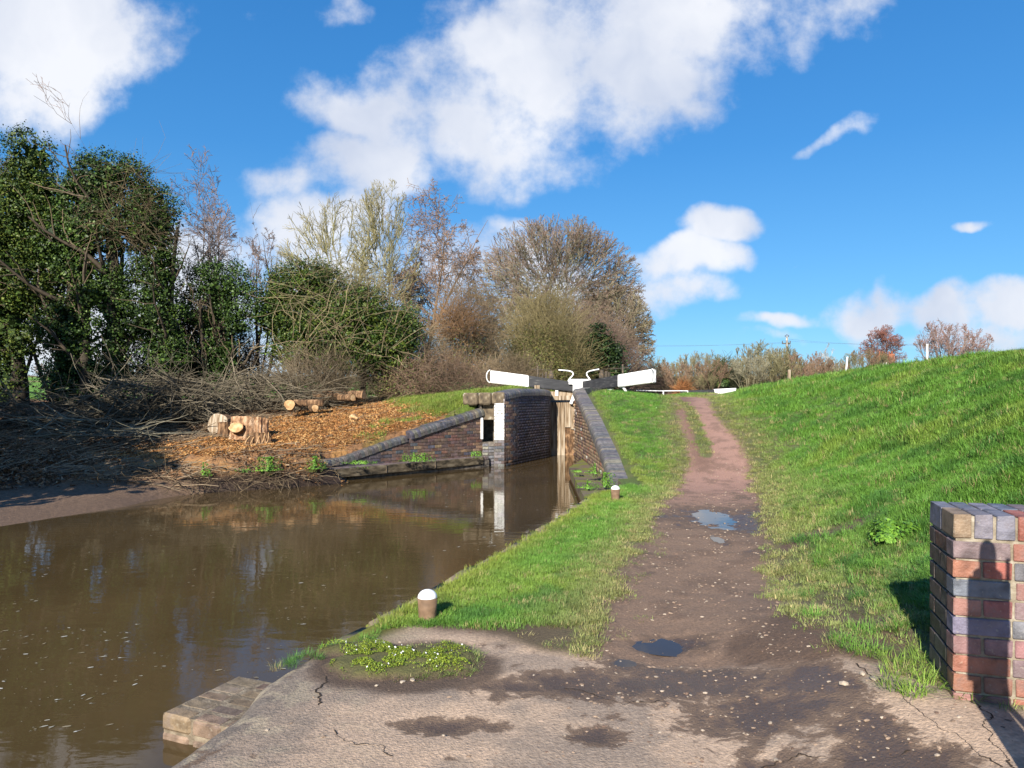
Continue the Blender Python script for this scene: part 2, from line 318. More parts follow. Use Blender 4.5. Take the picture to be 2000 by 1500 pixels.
CB = [hit(px, py) for px, py in [(604, 1276), (700, 1262), (800, 1225), (900, 1232), (1000, 1250), (1200, 1275), (1450, 1300), (1670, 1290), (1870, 1350), (2000, 1385)]]
CBx = np.array([p[0] for p in CB]); CBy = np.array([p[1] for p in CB])
PUD = [(*hit(1398, 1006), .40, .78, .020), (*hit(1318, 1250), .19, .13, .013), (*hit(1215, 1292), .06, .05, .010), (*hit(1408, 1052), .05, .25, .006)]
def masks(X, Y):
    n1 = fbm(X, Y, 1.3, 5, 1); n2 = fbm(X, Y, 5, 4, 3); n3 = fbm(X, Y, 14, 3, 5)
    xl = path_interp(PL, Y); xr = path_interp(PR, Y)
    w = .35*(n2-.5)+.35*(n1-.5)
    far = sstep(9, 14, Y)
    path = sstep(-.10, .10, X-xl+w*(1-.4*far))*sstep(-.12, .14, xr-X+w*(1-.4*far))
    sx = path_interp(STRIP, Y); strip = np.exp(-((X-sx)/.17)**2)*sstep(STRIP[0][1]-.2, STRIP[0][1]+.6, Y)*(1-sstep(STRIP[-1][1]+1.5, STRIP[-1][1]+3, Y))
    path = path*(1-sstep(.35, .65, strip+.4*(n2-.5)))
    cby = np.interp(X, CBx, CBy); conc = sstep(-.12, .12, cby-Y+.5*(n1-.5)+.18*(n2-.5))
    return path, conc, strip, xl, xr, n1, n2, n3
# cracks and joints in the concrete apron (pixel polylines dropped on the ground)
CRK = [[(638, 1322), (626, 1345), (622, 1378)], [(652, 1424), (672, 1448), (700, 1455), (745, 1455), (768, 1478)], [(1100, 1340), (1180, 1362), (1215, 1375), (1290, 1365)],
       [(1670, 1295), (1745, 1345), (1805, 1400), (1875, 1440), (1905, 1465), (1960, 1500)], [(1862, 1340), (1900, 1370), (1920, 1420), (1960, 1470), (1990, 1510)], [(1480,1500),(1560,1470),(1680,1480),(1780,1460)]]
CRKW = [[hit(*p, y0=2) for p in c] for c in CRK]
def seg_dist(X, Y, pl):
    d = np.full(X.shape, 9.0)
    for (ax, ay), (bx, by) in zip(pl[:-1], pl[1:]):
        vx, vy = bx-ax, by-ay; L2 = vx*vx+vy*vy+1e-9
        t = np.clip(((X-ax)*vx+(Y-ay)*vy)/L2, 0, 1); d = np.minimum(d, np.hypot(X-ax-t*vx, Y-ay-t*vy))
    return d
def moss_patch(X, Y):
    n = fbm(X, Y, 6, 4, 9); r = 0
    for px, py, rx, ry in [(850, 1290, .27, .26), (745, 1300, .27, .20), (690, 1272, .22, .12), (650, 1268, .16, .07)]:
        c = G(px, py, 0); a = ((X-c[0])/rx)**2+((Y-c[1])/ry)**2; r = np.maximum(r, sstep(1.3, .6, a+2.2*(n-.5)))
    return r
def near_detail(X, Y, z, Mk):
    path, conc, strip, xl, xr, n1, n2, n3 = Mk
    mudc = mud_on_conc(X, Y, n1, n2)
    z = z+(1-conc)*path*(.020*(n2-.5)+.010*(n3-.5))*sstep(0, 1, 30-Y)
    # path worn hollow
    z = z-.035*path*(1-conc)*np.exp(-((X-(xl+xr)/2)/.6)**2)*(1-sstep(13, 16, Y))
    z = z+conc*(.006*(n3-.5)-.016*mudc)
    for (px, py, rx, ry, dp) in PUD:
        q = ((X-px)/rx)**2+((Y-py)/ry)**2; e = np.exp(-q*.9); z = z-dp*1.5*e+dp*2.4*(.6*(fbm(X, Y, 9, 4, 81)-.5)+.4*(fbm(X, Y, 26, 3, 82)-.5))*np.exp(-q*.35)
    return z
def mud_on_conc(X, Y, n1, n2):
    """soft mud field: about 0 dry, about .5 at the rim, 1 in the middle of a patch"""
    big = fbm(X, Y, 1.7, 5, 11)
    m = (big-.5)*2.6+.12+.30*np.exp(-((X-1.1)/.8)**2)-.25*sstep(.2, -.6, X)-.45*sstep(1.6, 2.0, X)
    m = np.maximum(m, 1.0*np.exp(-((X-1.0)/.75)**2-((Y-4.15)/.55)**2)+.4*(n1-.5))
    for (px, py, rx, ry) in [(870, 1408, .30, .10), (1168, 1427, .15, .12), (1010, 1330, .24, .11), (1130, 1262, .32, .09), (1500, 1400, .45, .28), (1240, 1330, .28, .16), (1420, 1340, .3, .2)]:
        c = G(px, py, 0.02); q = ((X-c[0])/rx)**2+((Y-c[1])/ry)**2; m = np.maximum(m, 1.0*np.exp(-q*.7))
    return np.clip(m, -.2, 1.1)
# ---------------------------------------------------------------- towpath side ground (sheet snapped to the canal edge)
Yr = [-2.0, 0.0, 1.2, 2.0, 2.5]
while Yr[-1] < 60: Yr.append(Yr[-1]*1.0068)
Yr += [66, 75, 90, 120, 160, 250, 420]
Yr = np.array(Yr)
uu = list(np.arange(0, 3.4, .017))
while uu[-1] < 9: uu.append(uu[-1]*1.012)
while uu[-1] < 150: uu.append(uu[-1]*1.12)
uu = np.array(uu)
Yg = np.repeat(Yr[:, None], len(uu), 1)
scl = .45+.19*np.maximum(Yg, 2.5)
T = uu[None, :]*scl
Xg = path_interp(EDGE, Yg)+T
Mk = masks(Xg, Yg)
Z = near_detail(Xg, Yg, hR(Xg, Yg), Mk)
path, conc, strip, xl, xr, n1, n2, n3 = Mk
# rounded, mossy stone edge to the water
ston = (Yg < 4.75)
Z = Z - np.where(ston, .10*np.exp(-T/.06), .07*np.exp(-T/.10)*(Yg < 12.6))
wallz = (Yg > 12.7)
Z -= .07*np.exp(-(T/.42)**2)*sstep(13.2, 14, Yg)*(Yg < 24)
gap = sstep(-.02, .25, path_interp(PL, Yg)-Xg)
# --- albedo
soil = np.array((.090, .056, .036)); mudd = np.array((.060, .037, .024)); pathc = np.array((.205, .132, .086)); redp = np.array((.33, .19, .14))
concc = np.array((.455, .325, .225)); concd = np.array((.19, .155, .125)); grassu = np.array((.070, .098, .022)); mossc = np.array((.115, .14, .018)); dull = np.array((.15, .125, .06))
C = np.zeros(Z.shape+(3,)); C[:] = grassu
C = cmix(C, dull, sstep(.45, .65, n1)*.5)
C = cmix(C, soil*.9, (Xg < path_interp(PL, Yg)+.2)*sstep(5.5, 5.0, Yg+.5*(n2-.5)))
worn = np.maximum(0, 1-np.abs(Xg-np.where(Xg < (xl+xr)/2, xl, xr))/(.6+.3*n1*2))
C = cmix(C, dull*.9, worn*.6)
wetness = sstep(.42, .62, fbm(Xg, Yg, 1.1, 4, 21))
pc = np.zeros_like(C); pc[:] = pathc
pc = cmix(pc, redp, sstep(9, 14, Yg))
pc = cmix(pc, soil*1.3, sstep(.5, .7, n2)*.5)
lb = np.exp(-((Xg-xl-.25)/.3)**2)*sstep(14, 15.5, Yg); pc = cmix(pc, (.16, .09, .06), lb*.8)
C = cmix(C, pc, path)
cc = np.zeros_like(C); cc[:] = concc
cc = cmix(cc, concd, sstep(.45, .62, fbm(Xg, Yg, 3.0, 5, 31))*.55)
cc = cmix(cc, concd*.85, np.clip(np.exp(-T/.38)*1.3+.5*(n2-.5), 0, .95)); cc = cmix(cc, (.40, .33, .22), np.exp(-T/.5)*sstep(.56, .66, fbm(Xg, Yg, 11, 4, 36))*.7)
cc = cmix(cc, (.42, .34, .22), np.exp(-T/.09)*sstep(.48, .6, n2)*(Yg > 3.75))
mc = mud_on_conc(Xg, Yg, n1, n2)
C = cmix(C, cc, conc)
mp_ = moss_patch(Xg, Yg)
C = cmix(C, soil*.8, sstep(1.6, .9, ((Xg-G(800, 1300, 0)[0])/.5)**2+((Yg-G(800, 1300, 0)[1])/.38)**2+.9*(n2-.5))*.9)
C = cmix(C, mossc, mp_*.45)
Z += .035*mp_*(.5+n2*.8)
edgem = np.exp(-(T/.30)**2)*(Yg > 4.7)*(Yg < 12.7)
C = cmix(C, cmix(np.zeros_like(C)+np.array((.17, .13, .09)), (.155, .165, .018), sstep(.38, .52, fbm(Xg, Yg, 2.4, 4, 41))), edgem*1.2)
# bare soil left of the pier
bare = sstep(1.2, .5, ((Xg-1.85)/.55)**2+((Yg-4.2)/.75)**2+1.5*(n1-.5)+1.2*(n2-.5)); bare = bare*(1-conc)
bare = np.maximum(bare, .8*sstep(.44, .54, fbm(Xg, Yg, 2.6, 4, 95)+.12*(n3-.5))*sstep(6.2, 5.0, Yg)*(Xg > xr)*sstep(2.6, 1.9, Xg-.1*(Yg-3))*(1-conc))
bare2 = sstep(1.1, .5, ((Xg-3.2)/.6)**2+((Yg-7.3)/.35)**2+1.6*(n2-.5))
bare = np.maximum(bare, bare2)
C = cmix(C, soil*1.25, bare)
R = .93-.10*path
mudp = (fbm(Xg, Yg, 1.2, 4, 21)-.5)*2.2+.35*(1-sstep(9.5, 13.5, Yg))+.02+.25*np.exp(-((Yg-9.8)/1.5)**2)-.35*np.exp(-((Yg-6.6)/1.3)**2-((Xg-1.55)/.5)**2)-.9*sstep(13, 16, Yg)
mudf = np.where(path*(1-conc) > .01, mudp*path, -.6); mudf = lerp(mudf, mc, conc)
for (px, py, rx, ry, dp) in PUD:
    q = ((Xg-px)/rx)**2+((Yg-py)/ry)**2; mudf = np.maximum(mudf, 1.0*np.exp(-q*.28))
R = np.clip(R, .28, 1)
# skirt at the canal edge
n_r, n_c = Z.shape
V = np.stack([Xg, Yg, Z], -1)
sk1 = V[:, :1].copy(); sk1[:, 0, 2] -= .02; sk1[:, 0, 0] -= .01
sk2 = V[:, :1].copy(); sk2[:, 0, 2] = -1.3; sk2[:, 0, 0] -= .02
V = np.concatenate([sk2, sk1, V], 1); sc_ = np.zeros((n_r, 2, 3)); sc_[:] = (.10, .075, .05)
C = np.concatenate([sc_, C], 1); R = np.concatenate([np.full((n_r, 2), .9), R], 1)
n_c += 2
idx = np.arange(n_r*n_c).reshape(n_r, n_c)
F = np.stack([idx[:-1, :-1], idx[:-1, 1:], idx[1:, 1:], idx[1:, :-1]], -1).reshape(-1, 4)
me = arr_mesh('towpath_ground', V.reshape(-1, 3), F, True); set_col(me, C.reshape(-1, 3)); set_f(me, R.ravel(), 'rough'); set_f(me, np.concatenate([np.full((n_r, 2), -.6), mudf], 1).ravel(), 'mudf')
tag(link('ground', me, M['ground']), kind='structure')

# soil filled cracks of the slab: thin ragged ribbons following broken lines
M['crack'] = noise_mat('crack_soil', [(.3, (.025, .018, .013)), (.7, (.06, .042, .03))], scale=30, bump=.5, rough=1)
def near_z(X, Y): return near_detail(X, Y, hR(X, Y), masks(X, Y))
gc = np.random.default_rng(17)
for c in CRKW:
    pl = [np.array(p) for p in c]
    for lev in range(5):
        out = [pl[0]]
        for a, b in zip(pl[:-1], pl[1:]):
            d = b-a; L_ = np.hypot(*d); out += [(a+b)/2+np.array([-d[1], d[0]])*gc.normal(0, .11), b]
        pl = out
    pl = np.array(pl); tg = np.gradient(pl, axis=0); tg /= np.linalg.norm(tg, axis=1, keepdims=True)+1e-9; nn_ = np.c_[-tg[:, 1], tg[:, 0]]
    w_ = .0042*(.35+1.5*fbm(pl[:, 0], pl[:, 1], 9, 3, 91)**1.5*gc.uniform(.6, 1.4, len(pl))); w_[0] = w_[-1] = .0003; w_ *= np.where(fbm(pl[:, 0], pl[:, 1], 5, 2, 93) > .40, 1, .35)
    A_ = pl+nn_*w_[:, None]; B_ = pl-nn_*w_[:, None]; XY = np.concatenate([A_, B_]); zc = near_z(XY[:, :1], XY[:, 1:])[:, 0]+.0035; n = len(pl)
    Fc_ = np.array([[k, k+1, n+k+1, n+k] for k in range(n-1)]); tag(link('slab_crack', arr_mesh('slab_crack', np.c_[XY, zc], Fc_), M['crack']), kind='structure')

# ---------------------------------------------------------------- far bank ground
CH = [(-.51, 20.80), (-.22, 20.80), (.10, 21.35), (.55, 22.45), (.98, 23.45), (1.30, 24.3), (1.36, 25.6), (6.0, 36.7)]       # chamber wall line, water side
W0 = (-.86, 21.0); W1 = (-4.45, 17.25)                                                  # wing wall face, right end / left end
ctrl = [(-30, 5, -.6), (-15, 5.5, -.6), (-8.6, 8.9, -.55), (-11.6, 9.3, -.08), (-10.0, 8.0, -.5), (-7.85, 10.9, -.36), (-9.5, 11.6, -.22), (-7.0, 13.0, -.36), (-8.5, 13.0, -.22), (-6.7, 14.3, -.40), (-6.1, 14.95, -.55), (-5.2, 15.5, -.55), (-4.4, 16.0, -.6), (-3.6, 16.6, -.6),
        (-14, 11, -.25), (-22, 12, 0), (-12.5, 13.2, -.1), (-9.3, 14.3, .0), (-7.3, 15.0, .03), (-6.4, 15.4, .10), (-5.35, 15.95, .12), (-4.6, 16.6, .16), (-4.5, 17.5, .25),
        (-4.0, 18.1, .42), (-3.1, 19.1, .75), (-2.1, 20.1, 1.05), (-1.35, 21.15, 1.52), (-1.0, 21.5, 1.66), (-.7, 21.6, 1.7), (-.1, 21.9, 1.86), (.6, 23.4, 1.9), (1.0, 25, 1.85), (3.6, 32, 1.85),
        (-7.4, 20, .6), (-10, 20, .6), (-14, 20, .7), (-20, 20, .7), (-5, 20, .8), (-3.5, 21.5, 1.2), (-9, 17.5, .3), (-13, 16.5, .35), (-6.2, 17.6, .32),
        (-6.4, 26, 1.35), (-12, 26, 1.35), (-20, 26, 1.4), (-2, 24, 1.75), (-2, 28, 1.9), (-30, 24, 1.4), (-8, 34, 1.6), (0, 40, 1.9), (-20, 40, 1.7), (-45, 30, 1.5), (8, 60, 2.0), (-40, 60, 2.3), (-10, 70, 2.2)]
ctrl = np.array(ctrl)
def tps_fit(P_):
    n = len(P_); d = np.hypot(P_[:, None, 0]-P_[None, :, 0], P_[:, None, 1]-P_[None, :, 1])
    K = np.where(d > 0, d*d*np.log(d+1e-12), 0)+np.eye(n)*.02
    Q = np.c_[np.ones(n), P_[:, 0], P_[:, 1]]
    A = np.block([[K, Q], [Q.T, np.zeros((3, 3))]]); return np.linalg.solve(A, np.r_[P_[:, 2], 0, 0, 0])
tw = tps_fit(ctrl)
def hL0(X, Y):
    X = np.asarray(X, float); Y = np.asarray(Y, float); sh = X.shape; X = X.ravel(); Y = Y.ravel(); out = tw[-3]+tw[-2]*X+tw[-1]*Y
    for i in range(len(ctrl)):
        d = np.hypot(X-ctrl[i, 0], Y-ctrl[i, 1])+1e-9; out = out+tw[i]*d*d*np.log(d)
    far = sstep(45, 75, Y); out = lerp(out, 2.2+.036*np.maximum(Y-60, 0), far)
    return np.clip(out, -1.2, 16).reshape(sh)
def hL(X, Y):
    z = hL0(X, Y); return z+.16*(fbm(X, Y, .8, 4, 6)-.5)*sstep(-.2, .3, z)+.09*(fbm(X, Y, 3.5, 4, 8)-.5)*sstep(-.15, .1, z)
def side(px, py, a, b): return (b[0]-a[0])*(py-a[1])-(b[1]-a[1])*(px-a[0])     # >0: left of a->b
def water_side(X, Y):
    """signed distance in front of the masonry line (positive = water side)"""
    pts = [W1, W0, (-.88, 21.95), (-.50, 21.95)]+CH+[(30, 95)]
    d = np.full(X.shape, 1e9); sg = np.zeros(X.shape)
    for a, b in zip(pts[:-1], pts[1:]):
        vx, vy = b[0]-a[0], b[1]-a[1]; L2 = vx*vx+vy*vy; t = np.clip(((X-a[0])*vx+(Y-a[1])*vy)/L2, 0, 1)
        q = np.hypot(X-a[0]-t*vx, Y-a[1]-t*vy); s = -np.sign(side(X, Y, a, b)); m = q < d-1e-9; sg = np.where(m, s, sg); d = np.minimum(d, q)
    r = d*sg; r = np.where((X > -.84) & (Y < 20.76) & (Y > 16.5), np.abs(r), r); return np.where((X > -.84) & (X < -.53) & (Y < 21.85) & (Y > 16.5), np.abs(r)+.2, r)
Yr = [7.5]
while Yr[-1] < 34: Yr.append(Yr[-1]+.006*Yr[-1]+.01)
while Yr[-1] < 700: Yr.append(Yr[-1]*1.05)
Yr = np.array(Yr); th = np.concatenate([np.linspace(-2.2, -1.0, 40)[:-1], np.linspace(-1.0, -.74, 50)[:-1], np.linspace(-.74, .085, 300), np.linspace(.085, .6, 60)[1:]])
Yg = np.repeat(Yr[:, None], len(th), 1); Xg = th[None, :]*(Yg+.0)
ws = water_side(Xg, Yg)
Z = hL(Xg, Yg)
front = sstep(-.16, -.10, ws)*(Yg > 16.9)*(ws < 30)
Z = np.where(Yg > 16.9, lerp(Z, -1.2, front), Z)
rightof = sstep(-.05, .05, ws)
n1 = fbm(Xg, Yg, .7, 5, 51); n2 = fbm(Xg, Yg, 3.2, 4, 52); n3 = fbm(Xg, Yg, 9, 3, 53)
litter = np.array((.19, .105, .055)); chips = np.array((.36, .19, .07)); chipsd = np.array((.19, .095, .045)); grs = np.array((.085, .125, .02)); wet = np.array((.035, .022, .015)); bar = np.array((.145, .095, .062))
C = np.zeros(Z.shape+(3,)); C[:] = litter
def chip_mask(X, Y):
    c = sstep(1.25, .6, ((X+4.6)/3.3)**2+((Y-21.8)/4.2)**2+1.2*(fbm(X, Y, .7, 5, 51)-.5)+.6*(fbm(X, Y, 3.2, 4, 52)-.5))
    return np.maximum(c, .9*sstep(1.3, .5, ((X+7.2)/2.9)**2+((Y-17.6)/2.2)**2+1.5*(fbm(X, Y, 3.2, 4, 52)-.5)))
def grassL_mask(X, Y):
    g = sstep(-.5, .5, (X+3.1)+.28*(Y-21.5)+1.6*(fbm(X, Y, 1.1, 4, 55)-.5))*sstep(20.2, 20.8, Y+.55*X+1.0)
    lip = sstep(.9, .4, np.abs(water_side(X, Y)+.55))*sstep(-4.2, -3.0, X)*.8*sstep(.40, .55, fbm(X, Y, 2, 4, 57))
    return np.maximum(g, lip)*(1-sstep(26, 28, Y+.3*X))
cm = chip_mask(Xg, Yg); gm = grassL_mask(Xg, Yg)
C = cmix(C, cmix(np.zeros_like(C)+chips, chipsd, sstep(.4, .6, n2)), cm)
C = cmix(C, (.075, .05, .033), sstep(-8.5, -10, Xg+.8*(n1-.5))*(Yg < 28)); C = cmix(C, (.28, .15, .07), sstep(.5, .62, n2)*.5*(Xg > -9)*(Yg < 20))  # soil at the far left darkened, the bank's shade painted into it
C = cmix(C, grs, gm)
C = cmix(C, wet, sstep(.12, -.08, Z)*(Xg > -6.9))
C = cmix(C, bar, sstep(.02, -.10, Z)*(Xg < -6.3)*(Yg < 15))
fieldm = sstep(28.5, 31, Yg); C = cmix(C, (.13, .26, .035), fieldm*(Xg < 3)); 
C = cmix(C, (.22, .17, .08), sstep(120, 150, Yg)*sstep(.45, .5, fbm(Xg, Yg, .02, 2, 3)))
R = np.full(Z.shape, .93); R = R-.35*sstep(-.05, -.3, Z)
V = np.stack([Xg, Yg, Z], -1); n_r, n_c = Z.shape; idx = np.arange(n_r*n_c).reshape(n_r, n_c)
F = np.stack([idx[:-1, :-1], idx[:-1, 1:], idx[1:, 1:], idx[1:, :-1]], -1).reshape(-1, 4)
allfront = (ws > .6) & (Yg > 16.9); kf = ~(allfront.ravel()[F].all(1)); F = F[kf]
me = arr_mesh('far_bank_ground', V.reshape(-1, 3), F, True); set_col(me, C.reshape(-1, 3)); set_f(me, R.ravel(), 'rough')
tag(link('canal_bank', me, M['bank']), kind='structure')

# ---------------------------------------------------------------- water and puddles
def quad(name, x0, x1, y0, y1, z, mat, parent=None):
    return link(name, arr_mesh(name, [(x0, y0, z), (x1, y0, z), (x1, y1, z), (x0, y1, z)], [(0, 1, 2, 3)]), mat, parent)
WZ = -.35
tag(quad('water', -60, 8, -8, 27, WZ, M['water']), kind='structure')
bedo = quad('canal_bed', -60, 8, -8, 27, -1.25, M['bank']); tag(bedo, kind='structure')
for i, (px, py, rx, ry, dp) in enumerate(PUD):
    zc = float(near_detail(np.array([[px]]), np.array([[py]]), hR(np.array([[px]]), np.array([[py]])), masks(np.array([[px]]), np.array([[py]])))[0, 0])
    a = np.linspace(0, 2*math.pi, 48, endpoint=False); vv = [(px, py, zc+dp*(.75 if i != 1 else .5))]+[(px+rx*1.5*math.cos(t), py+ry*1.5*math.sin(t), zc+dp*(.75 if i != 1 else .5)) for t in a]
    ff = [(0, 1+k, 1+(k+1) % 48) for k in range(48)]
    tag(link('puddle', arr_mesh('puddle', vv, ff), M['puddle']), kind='structure')

# ---------------------------------------------------------------- bricks
_bm_cache = {}
def brick_mesh(l, d, h, bev=.004, mat='brick'):
    vr = random.randrange(3); key = (round(l, 3), round(d, 3), round(h, 3), bev, mat, vr)
    if key in _bm_cache: return _bm_cache[key]
    bm = bmesh.new(); bmesh.ops.create_cube(bm, size=1.0)
    bmesh.ops.scale(bm, vec=(l, d, h), verts=bm.verts)
    bmesh.ops.bevel(bm, geom=bm.edges[:], offset=bev, segments=1, affect='EDGES')
    for v_ in bm.verts: v_.co += Vector((random.gauss(0, .0014), random.gauss(0, .0010), random.gauss(0, .0012)))
    me = bm_mesh(bm, 'brick'); me.materials.append(M[mat]); _bm_cache[key] = me; return me
def put_brick(name, c, ux, l, d, h, parent, color, jit=.0, tilt=0, mat='brick', bev=.004):
    """c centre; ux = (cos, sin) direction of the length"""
    o = bpy.data.objects.new(name, brick_mesh(l, d, h, bev, mat)); COL.objects.link(o); o.parent = parent
    o.location = (c[0]+random.uniform(-jit, jit), c[1]+random.uniform(-jit, jit), c[2]+random.uniform(-jit, jit)*.5)
    o.rotation_euler = (random.uniform(-1, 1)*jit*1.5, -tilt+random.uniform(-1, 1)*jit*1.5, math.atan2(ux[1], ux[0])+random.uniform(-1, 1)*jit*2)
    o.color = (*color, 1); return o
def vary(c, a=.18): 
    k = 1+random.uniform(-a, a); return tuple(max(0, x*k*(1+random.uniform(-.06, .06))) for x in c)
_bb = bmesh.new(); bmesh.ops.create_cube(_bb, size=1.0); bmesh.ops.bevel(_bb, geom=_bb.edges[:], offset=.04, segments=1, affect='EDGES')
_bb.verts.ensure_lookup_table(); bmesh.ops.triangulate(_bb, faces=_bb.faces[:]); CHV = np.array([v.co[:] for v in _bb.verts]); CHF = np.array([[v.index for v in f.verts] for f in _bb.faces]); _bb.free()
class Bricks:                                          # many small bricks joined in one mesh
    def __init__(s): s.v = []; s.c = []
    def add(s, c, ux, l, d, h, color, tilt=0):
        a = np.array([ux[0], ux[1], 0.0]); n = np.array([-ux[1], ux[0], 0.0]); k = np.array([0, 0, 1.0])
        if tilt: a, k = a*math.cos(tilt)+k*math.sin(tilt), k*math.cos(tilt)-a*math.sin(tilt)
        s.v.append(CHV[:, :1]*l*a+CHV[:, 1:2]*d*n+CHV[:, 2:]*h*k+np.array(c)); s.c.append(np.tile(np.array(color), (len(CHV), 1)))
    def build(s, name, mat, parent):
        n = len(s.v); V = np.concatenate(s.v); F = (CHF[None]+(np.arange(n)*len(CHV))[:, None, None]).reshape(-1, 3)
        me = arr_mesh(name, V, F); set_col(me, np.concatenate(s.c)); o = link(name, me, mat, parent); return tag(o, kind='stuff')
M['brickcol'] = attr_mat('joined_brick', rough=.75, var=.4, vscale=9, bump=.4, bscale=40, dist=.005)
M['cope'] = brick_mat('coping_brick', rough=.45, lichen=.35)
def prism(name, poly, thick_dir, mat, parent=None):
    """extrude a 3-D polygon by a vector"""
    n = len(poly); t = Vector(thick_dir); bm = bmesh.new()
    a = [bm.verts.new(p) for p in poly]; b = [bm.verts.new(Vector(p)+t) for p in poly]
    bm.faces.new(a); bm.faces.new(b[::-1])
    for i in range(n): bm.faces.new((a[i], b[i], b[(i+1) % n], a[(i+1) % n]))
    bmesh.ops.recalc_face_normals(bm, faces=bm.faces[:])
    return link(name, bm_mesh(bm, name), mat, parent)
PURP = (.115, .075, .07); BROWN = (.125, .08, .06); RED = (.26, .10, .06); BLUE = (.075, .08, .095); BUFF = (.33, .22, .13); TAN = (.24, .16, .10); REDB = (.30, .13, .075)

# --- brick pier at the right edge
pier = empty('brick_pier', (2.063, 3.35, .2)); tag(pier, 'red and blue brick wall end with a dark post shadow, beside the muddy path', 'brick wall')
U = Vector((.953, -.302, 0)); D = Vector((.302, .953, 0)); Fc = Vector((2.063, 3.35, 0)); ztop = 1.064; ch = .0885; LW = 1.5
def pier_pt(u_, d_, z_): p = Fc+U*u_+D*d_; return (p.x-2.063, p.y-3.35, z_-.2)
core = prism('mortar_core', [pier_pt(.012, .010, -.1), pier_pt(LW, .010, -.1), pier_pt(LW, .010, ztop-.008), pier_pt(.012, .010, ztop-.008)], D*.425, M['mortar'], pier)
GB = (.17, .165, .195); PG = (.19, .14, .145); ORG = (.29, .12, .08); PNK = (.255, .13, .11); PK2 = (.22, .115, .11); GB2 = (.145, .145, .18)
# top course, bricks on edge: end .073 x .11, two deep
cols0 = [(.27, .18, .125), GB, GB, (.30, .10, .07), GB, PG, GB2, (.3, .12, .08), GB, PG, GB, GB2, PG, GB, GB, PG, GB]
x = 0
for i in range(17):
    for k in range(2):
        put_brick('brick', pier_pt(x+.0375, .109+k*.226, ztop-.055), (D.x, D.y), .217, .074, .112, pier, vary(cols0[i] if k == 0 else random.choice([GB, PG, GB2]), .1), .0012)
    x += .0865
rows = [[('s', PG), ('s', (.30, .13, .09)), ('s', PG), ('s', GB), ('s', ORG), ('s', PG), ('s', GB)],
        [('h', ORG), ('h', (.26, .09, .065)), ('s', (.15, .13, .14)), ('s', PNK), ('s', GB), ('s', PG), ('s', ORG), ('s', GB)],
        [('s', GB2), ('q', None), ('s', PNK), ('s', GB), ('s', ORG), ('s', PG), ('s', GB2), ('s', GB)],
        [('h', PNK), ('h', (.24, .09, .09)), ('s', PG), ('s', PG), ('s', GB), ('s', PK2), ('s', PG), ('s', PG)],
        [('s', GB2), ('s', GB), ('s', PNK), ('s', ORG), ('s', PG), ('s', GB), ('s', GB)],
        [('h', PK2), ('h', (.2, .11, .12)), ('s', PK2), ('s', PNK), ('s', GB), ('s', PG), ('s', PG), ('s', GB)],
        [('s', (.30, .125, .09)), ('s', PG), ('s', GB), ('s', PNK), ('s', PG), ('s', ORG), ('s', GB)],
        [('h', (.31, .135, .085)), ('h', (.24, .12, .09)), ('s', (.29, .13, .09)), ('s', PNK), ('s', ORG), ('s', PG), ('s', PK2), ('s', PG)],
        [('s', PNK), ('s', ORG), ('s', PG), ('s', ORG), ('s', PG), ('s', PG), ('s', GB)]]
SIDE_SHADE = [(.10, .075, .06), (.085, .065, .055), (.15, .075, .055), (.075, .065, .058), (.06, .055, .05), (.075, .062, .055)]
z = ztop-.110-.012
for r_i, row in enumerate(rows):
    zc = z-ch/2+.0
    x = 0
    for j, (k, c) in enumerate(row):
        if k == 'q': x += .012; continue
        l = .232 if k == 's' else .112
        if j == 0 and k == 'h': l = .113
        put_brick('brick', pier_pt(x+l/2, .056, zc), (U.x, U.y), l, .112, .0775, pier, vary(c, .1), .0015)
        x += l+.011 if k == 's' else l+.013
        if x > LW-.2: break
    # left return face, bricks darkened to carry its shade in their colour
    dd = [.112+.012, .218-.0] if False else None
    pat = [('s', .118)] if r_i % 2 == 0 else [('s', .118)]
    y = .118
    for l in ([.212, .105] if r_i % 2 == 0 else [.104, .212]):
        put_brick('brick', pier_pt(.056, y+l/2, zc), (D.x, D.y), l-.006, .112, .0775, pier, vary(random.choice(SIDE_SHADE), .15), .0015); y += l+.004
    z -= ch
# post beside the camera whose shadow falls on the pier
post = empty('paddle_post', (1.764, 2.09, .12)); tag(post, 'dark iron paddle gear post beyond the right edge, shading the brick wall end', 'lock gear')
def lathe(name, prof, mat, parent=None, seg=24, loc=(0, 0, 0), smooth=True):
    vs = []; fs = []
    for r, zz in prof:
        for k in range(seg): a = 2*math.pi*k/seg; vs.append((r*math.cos(a)+loc[0], r*math.sin(a)+loc[1], zz+loc[2]))
    for i in range(len(prof)-1):
        for k in range(seg): fs.append((i*seg+k, i*seg+(k+1) % seg, (i+1)*seg+(k+1) % seg, (i+1)*seg+k))
    vs += [(loc[0], loc[1], prof[0][1]+loc[2]), (loc[0], loc[1], prof[-1][1]+loc[2])]; b, t_ = len(vs)-2, len(vs)-1
    bm = bmesh.new(); bv = [bm.verts.new(v_) for v_ in vs]
    for f in fs: bm.faces.new([bv[i] for i in f])
    for k in range(seg):
        bm.faces.new((bv[b], bv[(k+1) % seg], bv[k])); bm.faces.new((bv[t_], bv[(len(prof)-1)*seg+k], bv[(len(prof)-1)*seg+(k+1) % seg]))
    bmesh.ops.remove_doubles(bm, verts=bm.verts[:], dist=1e-6)
    return link(name, bm_mesh(bm, name, smooth), mat, parent)
